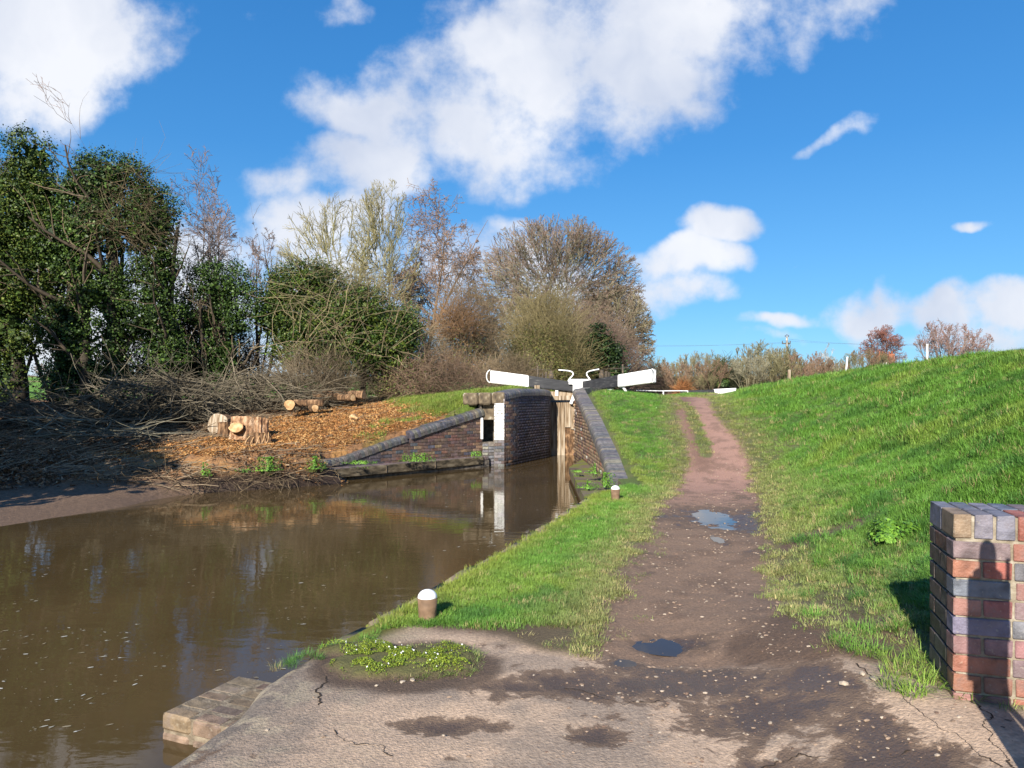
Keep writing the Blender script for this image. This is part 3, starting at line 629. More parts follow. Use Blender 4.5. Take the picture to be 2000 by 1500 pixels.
def box(name, c, s, mat, parent=None, rz=0, rx=0, ry=0, bev=.004):
    bm = bmesh.new(); bmesh.ops.create_cube(bm, size=1.0); bmesh.ops.scale(bm, vec=s, verts=bm.verts)
    if bev: bmesh.ops.bevel(bm, geom=bm.edges[:], offset=min(bev, min(s)*.3), segments=1, affect='EDGES')
    me = bm_mesh(bm, name); return link(name, me, mat, parent, c, (rx, ry, rz))
lathe('column', [(.075, -.2), (.075, .1), (.06, .14), (.06, 1.36), (.035, 1.38), (.035, 1.45), (.03, 1.49), (.015, 1.515), (0.002, 1.52)], M['iron'], post)
box('gear_case', (.0, .0, 1.1), (.16, .1, .44), M['iron'], post, rz=-.4)
box('rack_bar', (.075, -.03, 1.25), (.018, .018, .38), M['iron'], post, rz=-.4)
box('brace', (.10, -.045, .45), (.03, .03, 1.25), M['iron'], post, ry=-.11)

# ---------------------------------------------------------------- masonry of the lock
# wing wall on the left
wing = empty('wing_wall', (W1[0], W1[1], 0)); tag(wing, 'sloping brown brick wing wall with rounded blue coping, left of the lock mouth', 'brick wall')
dv = Vector((W0[0]-W1[0], W0[1]-W1[1], 0)); WL = dv.length; du = dv/WL; dn = Vector((du.y, -du.x, 0))      # dn towards the water
def wp(s, off, z_): return (du.x*s+dn.x*off, du.y*s+dn.y*off, z_)
def wtop(s):                                              # underside of the coping along the wing wall
    return float(np.interp(s/WL, [0, .08, .25, .45, .50, 1.0], [-.02, .0, .22, .46, .56, 1.13]))
poly = [wp(0, -.012, -.6), wp(WL, -.012, -.6)]+[wp(WL*t, -.012, wtop(WL*t)-.01) for t in (1, .5, .45, .25, .08, 0)]
prism('mortar_core', poly, -dn*.33, M['darkmortar'], wing)
n_b = 0; r_i = 0; zz = -.08
while zz < 1.2:
    s = -(r_i % 2)*.12+.02
    while s < WL-.03:
        l = .228 if (r_i % 2 == 0 or True) else .11
        a0, a1 = max(s, .0), min(s+l, WL)
        if a1-a0 > .05 and wtop((a0+a1)/2)-zz > .05:
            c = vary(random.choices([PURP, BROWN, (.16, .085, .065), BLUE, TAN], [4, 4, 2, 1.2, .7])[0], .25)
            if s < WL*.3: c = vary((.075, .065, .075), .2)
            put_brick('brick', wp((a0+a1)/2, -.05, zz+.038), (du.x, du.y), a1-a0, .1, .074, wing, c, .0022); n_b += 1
        s += .24
    zz += .086; r_i += 1
def cope_mesh(w, t, h, nose=.11):
    """one bull-nosed brick on edge: length w across the wall, thickness t along it"""
    pr = [(-w/2, 0), (-w/2, h*.45)]+[(-w/2+nose*(1-math.cos(a)), h*.45+h*.55*math.sin(a)) for a in (.4, .8, 1.2, math.pi/2)]+[(w/2, h), (w/2, 0)]
    bm = bmesh.new(); a = [bm.verts.new((p[0], -t/2, p[1])) for p in pr]; b = [bm.verts.new((p[0], t/2, p[1])) for p in pr]
    n = len(pr); bm.faces.new(a[::-1]); bm.faces.new(b)
    for i in range(n): bm.faces.new((a[i], a[(i+1) % n], b[(i+1) % n], b[i]))
    bmesh.ops.bevel(bm, geom=[e for e in bm.edges if abs(e.verts[0].co.y-e.verts[1].co.y) < 1e-6], offset=.006, segments=1, affect='EDGES')
    me = bm_mesh(bm, 'coping_brick'); me.materials.append(M['cope']); return me
def cope_run(parent, pts, w, h, pitch, origin, colors, nose=.11, off=.0, flip=1):
    """coping bricks along a 3-D polyline (top outer arris line); nose faces the water side"""
    me = cope_mesh(w, pitch-.008, h, nose)
    P3 = [Vector(p) for p in pts]; seg = [(b-a).length for a, b in zip(P3[:-1], P3[1:])]; L = sum(seg); n = int(L/pitch)
    for i in range(n):
        s = (i+.5)*L/n; k = 0
        while k < len(seg)-1 and s > seg[k]: s -= seg[k]; k += 1
        a, b = P3[k], P3[k+1]; p = a.lerp(b, s/seg[k]); d = (b-a).normalized(); dxy = Vector((d.x, d.y, 0)).normalized()
        nn = Vector((dxy.y, -dxy.x, 0))*flip
        Xa = -nn; Ya = d; Za = Xa.cross(Ya).normalized()
        if Za.z < 0: Za = -Za; 
        Ya2 = Za.cross(Xa).normalized()
        m = Matrix((Xa, Ya2, Za)).transposed().to_4x4(); m.translation = p+Xa*(w/2+off)-Za*h-Vector(origin)+Vector((0, 0, random.uniform(-.004, .004)))+Ya2*random.uniform(-.002, .002)
        o = bpy.data.objects.new('coping_brick', me); COL.objects.link(o); o.parent = parent; o.matrix_local = m; o.color = (*vary(random.choice(colors), .2), 1)
CC = [(.085, .085, .09), (.10, .095, .09), (.12, .11, .095), (.07, .072, .085), (.15, .135, .105)]
org = (W1[0], W1[1], 0)
def W3(s, off, z_): p = wp(s, off, z_); return (p[0]+W1[0], p[1]+W1[1], z_)
cope_run(wing, [W3(WL*t, .03, wtop(WL*t)+.17) for t in (-.06, .08, .25, .46)], .32, .17, .105, org, CC, .06, flip=1)
cope_run(wing, [W3(WL*t, .05, wtop(WL*t)+.22) for t in (.48, .75, 1.0)], .36, .22, .115, org, CC, .15, flip=1)
# ledge course, timber beam
led = empty('timber_ledge', (W1[0], W1[1], 0)); tag(led, 'long dark timber beam with mossy top, floating above the water below the left wing wall', 'timber beam')
fender_u = Vector((-.81+4.16, 20.6-16.9, 0)).normalized(); fl_ = (Vector((-.81, 20.6, 0))-Vector((-4.16, 16.9, 0))).length
fo = Vector((-4.16-W1[0], 16.9-W1[1], 0)); fn = Vector((fender_u.y, -fender_u.x, 0)); fr = math.atan2(fender_u.y, fender_u.x)
mid = fo+fender_u*fl_/2-fn*.09
box('beam', (mid.x, mid.y, -.16), (fl_, .17, .21), M['timber_dark'], led, rz=fr, bev=.012)
for t_ in (.1, .37, .62, .9):
    p = fo+fender_u*fl_*t_-fn*.2; box('strut', (p.x, p.y, -.5), (.12, .12, .55), M['timber_dark'], led, rz=fr)
for t_ in (.3, .63):
    p = fo+fender_u*fl_*t_+fn*.005; box('iron_strap', (p.x, p.y, -.15), (.02, .02, .2), M['iron'], led, rz=fr, bev=0)
me = brick_mesh(.075, .30, .10, .012, 'brick')
for i in range(int(WL/.085)):
    p = wp(.04+i*.085, .12, -.10)
    o = link('brick', me, None, wing, p, (0, 0, math.atan2(du.y, du.x)), color=vary((.13, .10, .10), .25))
prism('footing', [wp(0, 0, -1.0), wp(WL, 0, -1.0), wp(WL, 0, -.155), wp(0, 0, -.155)], dn*.27, M['darkmortar'], wing)

# recess and chamber wall
chm = empty('chamber_wall', (CH[0][0], CH[0][1], 0)); tag(chm, 'tall curved dark brick lock wall with a white painted brick strip, beside the dark recess', 'brick wall')
cx0, cy0 = CH[0]
def cl(p, z_): return (p[0]-cx0, p[1]-cy0, z_)
def coff(pts, d):
    out = []
    for i, p in enumerate(pts):
        a = pts[max(i-1, 0)]; b = pts[min(i+1, len(pts)-1)]; t_ = Vector((b[0]-a[0], b[1]-a[1])).normalized(); out.append((p[0]+t_.y*d, p[1]-t_.x*d))
    return out
# subdivide the chamber line smoothly
chp = []
pts_ = CH[1:7]
for i in range(len(pts_)-1):
    p0 = pts_[max(i-1, 0)]; p1 = pts_[i]; p2 = pts_[i+1]; p3 = pts_[min(i+2, len(pts_)-1)]
    for k in range(4):
        t_ = k/4; q = lambda a, b, c, d: .5*((2*b)+(-a+c)*t_+(2*a-5*b+4*c-d)*t_*t_+(-a+3*b-3*c+d)*t_**3)
        chp.append((q(p0[0], p1[0], p2[0], p3[0]), q(p0[1], p1[1], p2[1], p3[1])))
chp.append(pts_[-1])
cum = [0]
for a, b in zip(chp[:-1], chp[1:]): cum.append(cum[-1]+math.dist(a, b))
def chat(s):
    x_ = np.interp(s, cum, [p[0] for p in chp]); y_ = np.interp(s, cum, [p[1] for p in chp]); x2 = np.interp(s+.05, cum, [p[0] for p in chp]); y2 = np.interp(s+.05, cum, [p[1] for p in chp]); x1 = np.interp(s-.05, cum, [p[0] for p in chp]); y1 = np.interp(s-.05, cum, [p[1] for p in chp])
    t_ = Vector((x2-x1, y2-y1)).normalized(); return x_, y_, t_
CL_ = cum[-1]
def ctop(s): return float(np.interp(s, [0, .5, 1.2, 3.0, CL_], [1.60, 1.66, 1.72, 1.74, 1.66]))
back = coff(chp, -.38); ins = coff(chp, -.009)
bm = bmesh.new(); rings = []
for i, (a, b) in enumerate(zip(ins, back)):
    zt = ctop(cum[i])-.01; rings.append([bm.verts.new(cl(a, -1.2)), bm.verts.new(cl(a, zt)), bm.verts.new(cl(b, zt)), bm.verts.new(cl(b, -1.2))])
for r0, r1 in zip(rings[:-1], rings[1:]):
    for k in range(4): bm.faces.new((r0[k], r0[(k+1) % 4], r1[(k+1) % 4], r1[k]))
bm.faces.new(rings[0]); bm.faces.new(rings[-1]); bmesh.ops.recalc_face_normals(bm, faces=bm.faces[:])
link('mortar_core', bm_mesh(bm, 'mortar_core'), M['darkmortar'], chm)
B = Bricks(); r_i = 0; zz = -.44
while zz < 1.68:
    s = -(r_i % 2)*.12
    while s < CL_-.02:
        l = .228; a0, a1 = max(s, 0), min(s+l, CL_)
        if a1-a0 > .05 and ctop((a0+a1)/2)-zz > .05:
            x_, y_, t_ = chat((a0+a1)/2); n_ = Vector((t_.y, -t_.x)); wetb = zz < -.1
            dark = sstep(.3, .8, s)  # navy bricks round the curve: shade of the turning wall put into colour
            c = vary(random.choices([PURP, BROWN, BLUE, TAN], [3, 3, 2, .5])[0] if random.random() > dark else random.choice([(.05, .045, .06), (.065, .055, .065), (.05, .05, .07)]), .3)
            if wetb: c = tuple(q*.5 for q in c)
            pos = (x_-cx0-n_.x*.049, y_-cy0-n_.y*.049, zz+.038)
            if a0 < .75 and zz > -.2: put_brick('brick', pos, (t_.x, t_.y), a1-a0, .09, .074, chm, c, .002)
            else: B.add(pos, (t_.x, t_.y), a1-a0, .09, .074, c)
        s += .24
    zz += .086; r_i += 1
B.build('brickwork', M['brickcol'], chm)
# white painted front strip (faces the camera), brown below it
M['whitebrick'] = brick_mat('limewashed_brick', rough=.7, lichen=0)
zz = -.44; r_i = 0
prism('strip_core', [cl((-.50, 20.815), -1.2), cl((-.225, 20.815), -1.2), cl((-.225, 20.815), 1.6), cl((-.50, 20.815), 1.6)], (0, .35, 0), M['darkmortar'], chm)
while zz < 1.56:
    wht = .38 < zz+.02
    ws_ = [(.0, .20), (.207, .075)] if r_i % 2 == 0 else [(.0, .098), (.105, .177)]
    for a, l in ws_:
        c = (.78, .78, .76) if wht else vary(random.choice([BLUE, (.13, .12, .12), PURP, (.17, .15, .14)]), .2)
        put_brick('brick', (a+l/2+.0, -.0+.045, zz+.038), (1, 0), l, .09, .075, chm, vary(c, .04), .0015, mat='whitebrick' if wht else 'brick')
    zz += .086; r_i += 1
# recess left of it: sill, opening, stone lintel, return of the wing wall painted white
rec = empty('recess', (-.86, 21.0, 0)); tag(rec, 'dark recess under a brown stone lintel, left of the white painted strip', 'recess')
Y0 = 21.15-21.0
box('sill_block', (.21, Y0+.05, -.15), (.44, .4, 1.0), M['darkmortar'], rec, bev=0)
for r_i in range(8):
    for k in range(3):
        put_brick('brick', (.08+k*.17, Y0-.16, -.35+r_i*.088), (1, 0), .160, .03, .076, rec, vary(random.choice([(.12, .12, .13), (.10, .09, .09), (.2, .18, .15)]), .2), .001)
box('lintel_stone', (.185, Y0+.22, 1.27), (.37, .66, .54), M['stone'], rec, bev=.01)
box('back_panel', (.185, Y0+.62, .5), (.8, .12, 2.6), M['darkmortar'], rec, bev=0)
box('side_panel', (-.07, Y0+.35, .5), (.1, 1.0, 2.4), M['darkmortar'], rec, bev=0)
M_wh = box('painted_edge', (-.035, .03, .76), (.07, .10, .62), M['white'], wing, bev=.004); M_wh.location = (W0[0]-W1[0]-.02, W0[1]-W1[1]-.02, .75)
# coping of the chamber wall: big stones on the left, bull nosed bricks round the curve
stn = [(-1.42, -.98), (-.97, -.60), (-.59, -.20)]
for i, (a, b) in enumerate(stn):
    box('coping_stone', ((a+b)/2-cx0, 20.95-cy0+.12, 1.61+.008*i), (b-a, .55, .36), M['stone'], chm, rz=.02*(i-1), bev=.045)
cp = []
for i in range(0, 26):
    s = .0+CL_*i/25; x_, y_, t_ = chat(min(s, CL_-.06)); n_ = Vector((t_.y, -t_.x)); cp.append((x_+n_.x*.02, y_+n_.y*.02, ctop(s)+.21))
cope_run(chm, cp, .40, .22, .112, (cx0, cy0, 0), CC, .17, flip=1)

# right wing wall: long coping running up beside the grass
RW = [(1.98, 14.25, .0), (1.99, 15.5, .37), (2.0, 17.1, .71), (2.0, 18.5, 1.05), (1.98, 20.7, 1.50), (1.95, 22.5, 1.90), (2.25, 23.3, 1.95), (3.1, 25.2, 1.95)]
rw = empty('wing_wall', (1.98, 14.35, 0)); tag(rw, 'steep brick wing wall with broad blue brick coping climbing beside the grass, right of the lock mouth', 'brick wall')
ro = (1.98, 14.35, 0)
RWd = []
for a, b in zip(RW[:-1], RW[1:]):
    for k in range(6): RWd.append(tuple(a[j]+(b[j]-a[j])*k/6 for j in range(3)))
RWd.append(RW[-1])
bm = bmesh.new(); rings = []
for (x_, y_, z_) in RWd:
    rings.append([bm.verts.new((x_+.03-ro[0], y_-ro[1], -1.2)), bm.verts.new((x_+.03-ro[0], y_-ro[1], z_-.16)), bm.verts.new((x_+.36-ro[0], y_-ro[1], z_-.16)), bm.verts.new((x_+.36-ro[0], y_-ro[1], -1.2))])
for r0, r1 in zip(rings[:-1], rings[1:]):
    for k in range(4): bm.faces.new((r0[k], r0[(k+1) % 4], r1[(k+1) % 4], r1[k]))
bm.faces.new(rings[0]); bm.faces.new(rings[-1]); bmesh.ops.recalc_face_normals(bm, faces=bm.faces[:])
link('mortar_core', bm_mesh(bm, 'mortar_core'), M['mortar'], rw)
B = Bricks(); r_i = 0; zz = -.42
ys_ = np.array([p[1] for p in RW]); zs_ = np.array([p[2] for p in RW]); xs_ = np.array([p[0] for p in RW])
while zz < 1.8:
    y_ = 13.4-(r_i % 2)*.12
    while y_ < 25:
        yc = y_+.114; zt = np.interp(yc, ys_, zs_)-.15 if yc > 14.35 else -.2
        if zz+.074 < zt+.03:
            xx = np.interp(yc, ys_, xs_); x2 = np.interp(yc+.1, ys_, xs_); t_ = Vector((x2-xx, .1)).normalized()
            c = vary(random.choices([(.24, .16, .10), (.19, .13, .09), (.30, .21, .13), PURP, (.26, .11, .07)], [4, 3, 2, 2, .6])[0], .25)
            if zz < -.1: c = tuple(q*.6 for q in c)
            if random.random() < .02: c = (.6, .58, .52)
            B.add((xx+.055-ro[0]-.015, yc-ro[1], zz+.038), (t_.x, t_.y), .228, .08, .074, c)
        y_ += .24
    zz += .086; r_i += 1
B.build('brickwork', M['brickcol'], rw)
cope_run(rw, [(p[0]-.04, p[1], p[2]+.03) for p in RW], .365, .21, .108, ro, [(.12, .112, .11), (.15, .14, .125), (.095, .092, .098), (.19, .17, .13), (.13, .12, .115)], .09, flip=-1)
# mossy concrete ledge at its foot
lg = empty('concrete_ledge', (1.5, 15, 0)); tag(lg, 'low mossy concrete ledge with green weeds at the water foot of the right wing wall', 'ledge')
lp = [(1.24, 12.0), (2.02, 13.0), (2.02, 20.5), (1.42, 17.9)]
M['mossy'] = noise_mat('mossy_concrete', [(.3, (.09, .065, .045)), (.47, (.15, .115, .08)), (.56, (.13, .14, .03)), (.7, (.17, .18, .02))], scale=2.2, bump=.6, rough=.95)
M['ledgeface'] = noise_mat('ledge_face', [(.3, (.05, .035, .025)), (.5, (.13, .09, .06)), (.7, (.21, .16, .11))], scale=3, bump=.5, stretch=(1, 1, 3))
prism('ledge_slab', [(a-1.5, b-15, -.10) for a, b in lp], (0, 0, -.16), M['mossy'], lg)
prism('ledge_face', [(1.27-1.5, 12.05-15, -.262), (2.0-1.5, 13.0-15, -.262), (2.0-1.5, 20.3-15, -.262), (1.45-1.5, 17.8-15, -.262)], (0, 0, -.9), M['ledgeface'], lg)
# edging stones with moss along the towpath
M['edgestone'] = noise_mat('edging_stone', [(.30, (.10, .08, .06)), (.46, (.19, .15, .10)), (.54, (.14, .15, .03)), (.7, (.21, .22, .025))], scale=3.5, bump=.7, rough=.95, dist=.02)
edg = empty('canal_edging', (0, 8, 0)); tag(edg, 'line of low moss covered edging stones between the grass strip and the water', 'edging')
ey = 4.7
while ey < 11.9:
    L = random.uniform(.45, .75); x0 = float(path_interp(EDGE, ey)); x1 = float(path_interp(EDGE, ey+L)); a = math.atan2(L, x1-x0)
    L2 = math.hypot(L, x1-x0)
    bm = bmesh.new(); bmesh.ops.create_cube(bm, size=1.0); bmesh.ops.scale(bm, vec=(L2-.02, .24, .22), verts=bm.verts)
    bmesh.ops.bevel(bm, geom=bm.edges[:], offset=.03, segments=2, affect='EDGES'); bmesh.ops.subdivide_edges(bm, edges=bm.edges[:], cuts=1, use_grid_fill=True)
    for v_ in bm.verts: v_.co += Vector((random.gauss(0, .004), random.gauss(0, .004), random.gauss(0, .005)))
    link('edging_stone', bm_mesh(bm, 'edging_stone', True), M['edgestone'], edg, ((x0+x1)/2+.07*math.sin(a), ey+L/2-8-.07*math.cos(a), -.155+random.uniform(-.012, .008)), (random.uniform(-.03, .03), random.uniform(-.02, .02), a+random.uniform(-.02, .02)))
    ey += L+.0
# brick quoin in the water at the bottom left
M['edgestone2'] = noise_mat('old_joint', [(.3, (.10, .08, .055)), (.5, (.19, .15, .105)), (.7, (.3, .25, .18))], scale=16, bump=.8, rough=.95)
qn = empty('brick_quoin', (-2.02, 4.12, -.2)); tag(qn, 'worn brick ledge standing in the water below the concrete edge, bottom left', 'brick ledge')
qa = math.radians(22.7); qd = Vector((math.sin(qa), math.cos(qa), 0)); qr = Vector((math.cos(qa), -math.sin(qa), 0))
def qp(r_, d_, z_): return (qr.x*r_+qd.x*d_, qr.y*r_+qd.y*d_, z_)
prism('mortar_core', [qp(.012, .012, -1), qp(.62, .012, -1), qp(.62, .012, -.004), qp(.012, .012, -.004)], qd*.585, M['edgestone2'], qn)
QC = [(.21, .14, .09), (.24, .17, .11), (.20, .11, .075), (.19, .135, .09), (.26, .20, .135), (.17, .12, .085)]
for c_i in range(5):
    zc = -.052-c_i*.108
    for k in range(5):
        for j in range(3 if c_i == 0 else 1):
            put_brick('brick', qp(.11+j*.225, .055+k*.118, zc), (qr.x, qr.y), .212, .108, .098, qn, vary(QC[3 if c_i else random.randrange(6)], .15) if c_i != 3 else vary((.22, .09, .08), .2), .006, bev=.017)
    for j in range(1, 3):
        put_brick('brick', qp(.11+j*.225, .055, zc), (qr.x, qr.y), .212, .108, .098, qn, vary(random.choice(QC), .15), .006, bev=.017) if c_i else None
# bollards
def bollard(px, py, lab, zg):
    x_, y_, _ = G(px, py, zg); t_ = empty('mooring_bollard', (x_, y_, zg)); tag(t_, lab, 'bollard', 'short mooring bollards on the grass edge')
    r = .072
    bo = lathe('post', [(.060, -.25), (.062, -.05), (.067, .08), (r, .175)], M['bollard'], t_, 32)
    lathe('cap', [(r-.001, .177)]+[((r-.001)*math.cos(a), .177+.058*math.sin(a)) for a in np.linspace(.05, 1.5, 10)], M['white'], t_, 32)
bollard(835, 1214, 'white topped brown mooring bollard near the concrete, nearer of the two', -.02)
bollard(1202, 977, 'white topped mooring bollard at the foot of the right wing wall coping', .0)
# ---------------------------------------------------------------- lock gates
APX = (2.36, 25.15)
def gate(sign, lab):
    """sign -1: left leaf, +1: right leaf"""
    if sign < 0: d = Vector((-.998, -.03, 0)).normalized(); bl = 3.18; z0, z1 = 2.01, 2.40
    else: d = Vector((.74, -.672, 0)).normalized(); bl = 3.05; z0, z1 = 2.03, 2.36
    g = empty('lock_gate', (APX[0], APX[1], 0)); tag(g, lab, 'lock gate', 'pair of mitred lower lock gates')
    f = Vector((d.y, -d.x, 0)) if sign < 0 else Vector((-d.y, d.x, 0))
    if f.y > 0: f = -f                                     # downstream side, facing the camera
    rz = math.atan2(d.y, d.x)
    pt = lambda a, o_, z_: (d.x*a+f.x*o_, d.y*a+f.y*o_, z_)
    leafl = 1.10
    a = .14; i = 0
    for w_ in (.17, .20, .155, .19, .175):
        zb = -1.0; zt = 1.50
        if i == 1: zb = .62
        if i == 0: zb = .55
        box('plank', pt(a+w_/2, .06-.004*i, (zb+zt)/2), (w_-.008, .05, zt-zb), M['timber_grey'], g, rz=rz, bev=.006); a += w_; i += 1
    box('lower_panel', pt(.30, .0, -.2), (.40, .05, 1.75), M['stumpbark'], g, rz=rz)
    box('top_rail', pt(.58, .13, 1.65), (.96, .20, .16), M['timber_grey'], g, rz=rz, bev=.012)
    box('middle_rail', pt(.6, -.08, .8), (.95, .16, .2), M['timber_dark'], g, rz=rz)
    box('heel_post', pt(leafl+.03, 0, .5), (.17, .2, 3.0), M['timber_dark'], g, rz=rz)
    box('mitre_post', pt(.07, .02, .35), (.14, .2, 2.9), M['timber_grey'] if sign < 0 else M['timber_dark'], g, rz=rz)
    box('upper_rail', pt(.62, -.02, 1.80), (.86, .12, .15), M['timber_grey'], g, rz=rz)
    # balance beam: black with a white end
    tl = math.atan2(z1-z0, bl); hb = .36
    q0, q1 = .10, bl*.56
    def bpart(name, s0, s1, h0, h1, th, mat):
        zc = lambda s: z0+(z1-z0)*s/bl
        poly = [pt(s0, th/2, zc(s0)-h0/2), pt(s1, th/2, zc(s1)-h1/2), pt(s1, th/2, zc(s1)+h1/2), pt(s0, th/2, zc(s0)+h0/2)]
        o = prism(name, poly, -f*th, mat, g); bm = bmesh.new(); bm.from_mesh(o.data); bmesh.ops.bevel(bm, geom=bm.edges[:], offset=.02, segments=2, affect='EDGES'); bm.to_mesh(o.data); bm.free(); return o
    bpart('balance_beam', q0, q1, .33, .40, .32, M['black']); we = bpart('white_beam_end', q1+.002, bl-.06, .405, .43, .335, M['white'])
    if sign > 0:
        for s_, z_ in ((2.35, .02), (2.93, .06)):
            pass
    # round iron hoop at the end of the beam
    hoop = []; zc = z0+(z1-z0)
    vs = []; 
    for k in range(17):
        an = -math.pi/2+math.pi*k/16; p = pt(bl-.06+.13*math.cos(an), .12, zc+.215*math.sin(an)); vs.append(p)
    tube_path('beam_hoop', vs, .02, M['white'], g)
    # white hand rail (S shaped), paddle gear, rods
    if sign < 0: S_ = [(.40, 2.0), (.40, 2.16), (.34, 2.31), (.22, 2.44), (.21, 2.53), (.34, 2.60), (.72, 2.635)]
    else: S_ = [(.44, 2.0), (.43, 2.16), (.36, 2.31), (.25, 2.44), (.25, 2.53), (.39, 2.59), (.76, 2.64)]
    tube_path('hand_rail', smooth_pts([pt(a_, -.12, z_) for a_, z_ in S_]), .024, M['white'], g)
    pb = .98 if sign < 0 else .86
    for k_, (o_, w_) in enumerate(((0, .10), (.18, .07), (.30, .04))):
        box('paddle_gear', pt(pb+o_, -.16, 2.30), (w_, .10, .62-.08*k_), M['iron'], g, rz=rz, bev=.01)
    box('gear_block', pt(pb, -.14, 2.42), (.17, .16, .2), M['iron'], g, rz=rz, bev=.03); box('gear_block', pt(pb+.17, -.14, 2.25), (.12, .14, .2), M['iron'], g, rz=rz, bev=.03)
    pe = 1.45 if sign < 0 else 1.70
    tube_path('gear_rod', [pt(pb, -.16, 2.63), pt(pe+.25, -.16, 2.66)], .012, M['iron'], g)
    tube_path('gear_stand', [pt(pe, -.16, 2.1), pt(pe, -.16, 2.78)], .03, M['iron'], g)
    if sign < 0:
        # white boards at the meeting of the leaves
        box('white_post', (-.08, -.27, 1.95), (.34, .12, .68), M['white'], g, bev=.02)
        box('white_board', (-.02, -.235, 2.21), (.74, .08, .19), M['white'], g, bev=.015)
        box('white_foot', (-.26, -.24, 1.60), (.10, .10, .34), M['white'], g, ry=.35, bev=.01)
        box('white_bracket', pt(.80, .06, 1.83), (.10, .10, .32), M['white'], g, rz=rz)
        for s_ in (-.05, .04): box('bolt', (-.02+s_, -.335, 1.93), (.018, .02, .03), M['iron'], g, bev=0)
    else:
        tube_path('foot_brace', smooth_pts([pt(1.70, .0, 2.02), pt(1.86, .02, 1.98), pt(1.98, .02, 1.78)]), .045, M['white'], g)
        box('foot_board', pt(1.15, .0, 1.93), (.5, .12, .08), M['white'], g, rz=rz)
        # stamped emblem ring and end mark on the white end
        sx, sz = 2.33, z0+(z1-z0)*2.33/bl
        ring = [pt(sx+.075*math.cos(t_), .17, sz+.075*math.sin(t_)) for t_ in np.linspace(0, 2*math.pi, 25)]
        tube_path('emblem_ring', ring, .004, M['black'], g)
        ring = [pt(sx+.03*math.cos(t_), .17, sz+.035*math.sin(t_)) for t_ in np.linspace(math.pi*.9, 2.1*math.pi, 12)]
        tube_path('emblem_ring', ring, .004, M['black'], g)
        sx, sz = 2.86, z0+(z1-z0)*2.86/bl
        tube_path('end_mark', [pt(sx-.03, .17, sz+.11), pt(sx+.03, .17, sz+.11)], .010, M['black'], g)
        tube_path('end_mark', [pt(sx+.03*math.cos(t_), .17, sz+.03+.04*math.sin(t_)) for t_ in np.linspace(0, 2*math.pi, 13)], .007, M['black'], g)
    return g
def smooth_pts(P_, n=6):
    P_ = [Vector(p) for p in P_]; out = []
    for i in range(len(P_)-1):
        p0 = P_[max(i-1, 0)]; p1 = P_[i]; p2 = P_[i+1]; p3 = P_[min(i+2, len(P_)-1)]
        for k in range(n):
            t_ = k/n; out.append(.5*((2*p1)+(-p0+p2)*t_+(2*p0-5*p1+4*p2-p3)*t_*t_+(-p0+3*p1-3*p2+p3)*t_**3))
    return out+[P_[-1]]
def tubes(pts, rad, S=4):
    """pts (N,K,3), rad (N,K) -> verts, quads"""
    pts = np.asarray(pts, float); rad = np.asarray(rad, float); N_, K, _ = pts.shape
    d = np.empty_like(pts); d[:, 1:-1] = pts[:, 2:]-pts[:, :-2]; d[:, 0] = pts[:, 1]-pts[:, 0]; d[:, -1] = pts[:, -1]-pts[:, -2]
    d /= np.linalg.norm(d, axis=-1, keepdims=True)+1e-9
    m = d.mean(1); ref = np.where(np.abs(m[:, 2:3]) > .8*np.linalg.norm(m, axis=1, keepdims=True), [[1., .1, 0]], [[.05, 0, 1.]])[:, None, :]
    a = np.cross(d, np.broadcast_to(ref, d.shape)); a /= np.linalg.norm(a, axis=-1, keepdims=True)+1e-9; b = np.cross(d, a)
    an = np.arange(S)*2*math.pi/S
    V = pts[:, :, None]+rad[:, :, None, None]*(a[:, :, None]*np.cos(an)[None, None, :, None]+b[:, :, None]*np.sin(an)[None, None, :, None])
    idx = np.arange(N_*K*S).reshape(N_, K, S); nx = np.roll(idx, -1, 2)
    Fq = np.stack([idx[:, :-1], nx[:, :-1], nx[:, 1:], idx[:, 1:]], -1).reshape(-1, 4)
    return V.reshape(-1, 3), Fq
def tube_path(name, pts, r, mat, parent=None, S=10, loc=None):
    p = np.array([[tuple(q) for q in pts]]); v_, f_ = tubes(p, np.full(p.shape[:2], r) if np.isscalar(r) else np.array([r]), S)
    bm = bmesh.new(); bv = [bm.verts.new(q) for q in v_]
    for f in f_: bm.faces.new([bv[i] for i in f])
    bm.faces.new(bv[:S][::-1]); bm.faces.new(bv[-S:])
    return link(name, bm_mesh(bm, name, True), mat, parent, loc)
gate(-1, 'left lock gate with weathered planks and long black balance beam tipped white')
gate(+1, 'right lock gate whose black balance beam with white end reaches over the grass')
# small timber post on the coping
tag(box('timber_post', (.87, 25.0, 1.98), (.18, .18, .22), M['timber_grey']), 'short stub of pale timber standing on the lock wall under the left beam', 'post')
# chamber walls beyond the gates so that nothing is open from the side
for nm, (x0, y0) in (('left', (1.30, 25.7)), ('right', (3.45, 24.9))):
    o = prism('chamber_side', [(x0, y0, -1.2), (x0+8.2, y0+19.5, -1.2), (x0+8.2, y0+19.5, 1.75), (x0, y0, 1.75)], (-.35 if nm == 'left' else .35, 0, 0), M['darkmortar']); tag(o, 'plain dark brick side of the lock chamber behind the gates, %s' % nm, 'brick wall', kind='structure')
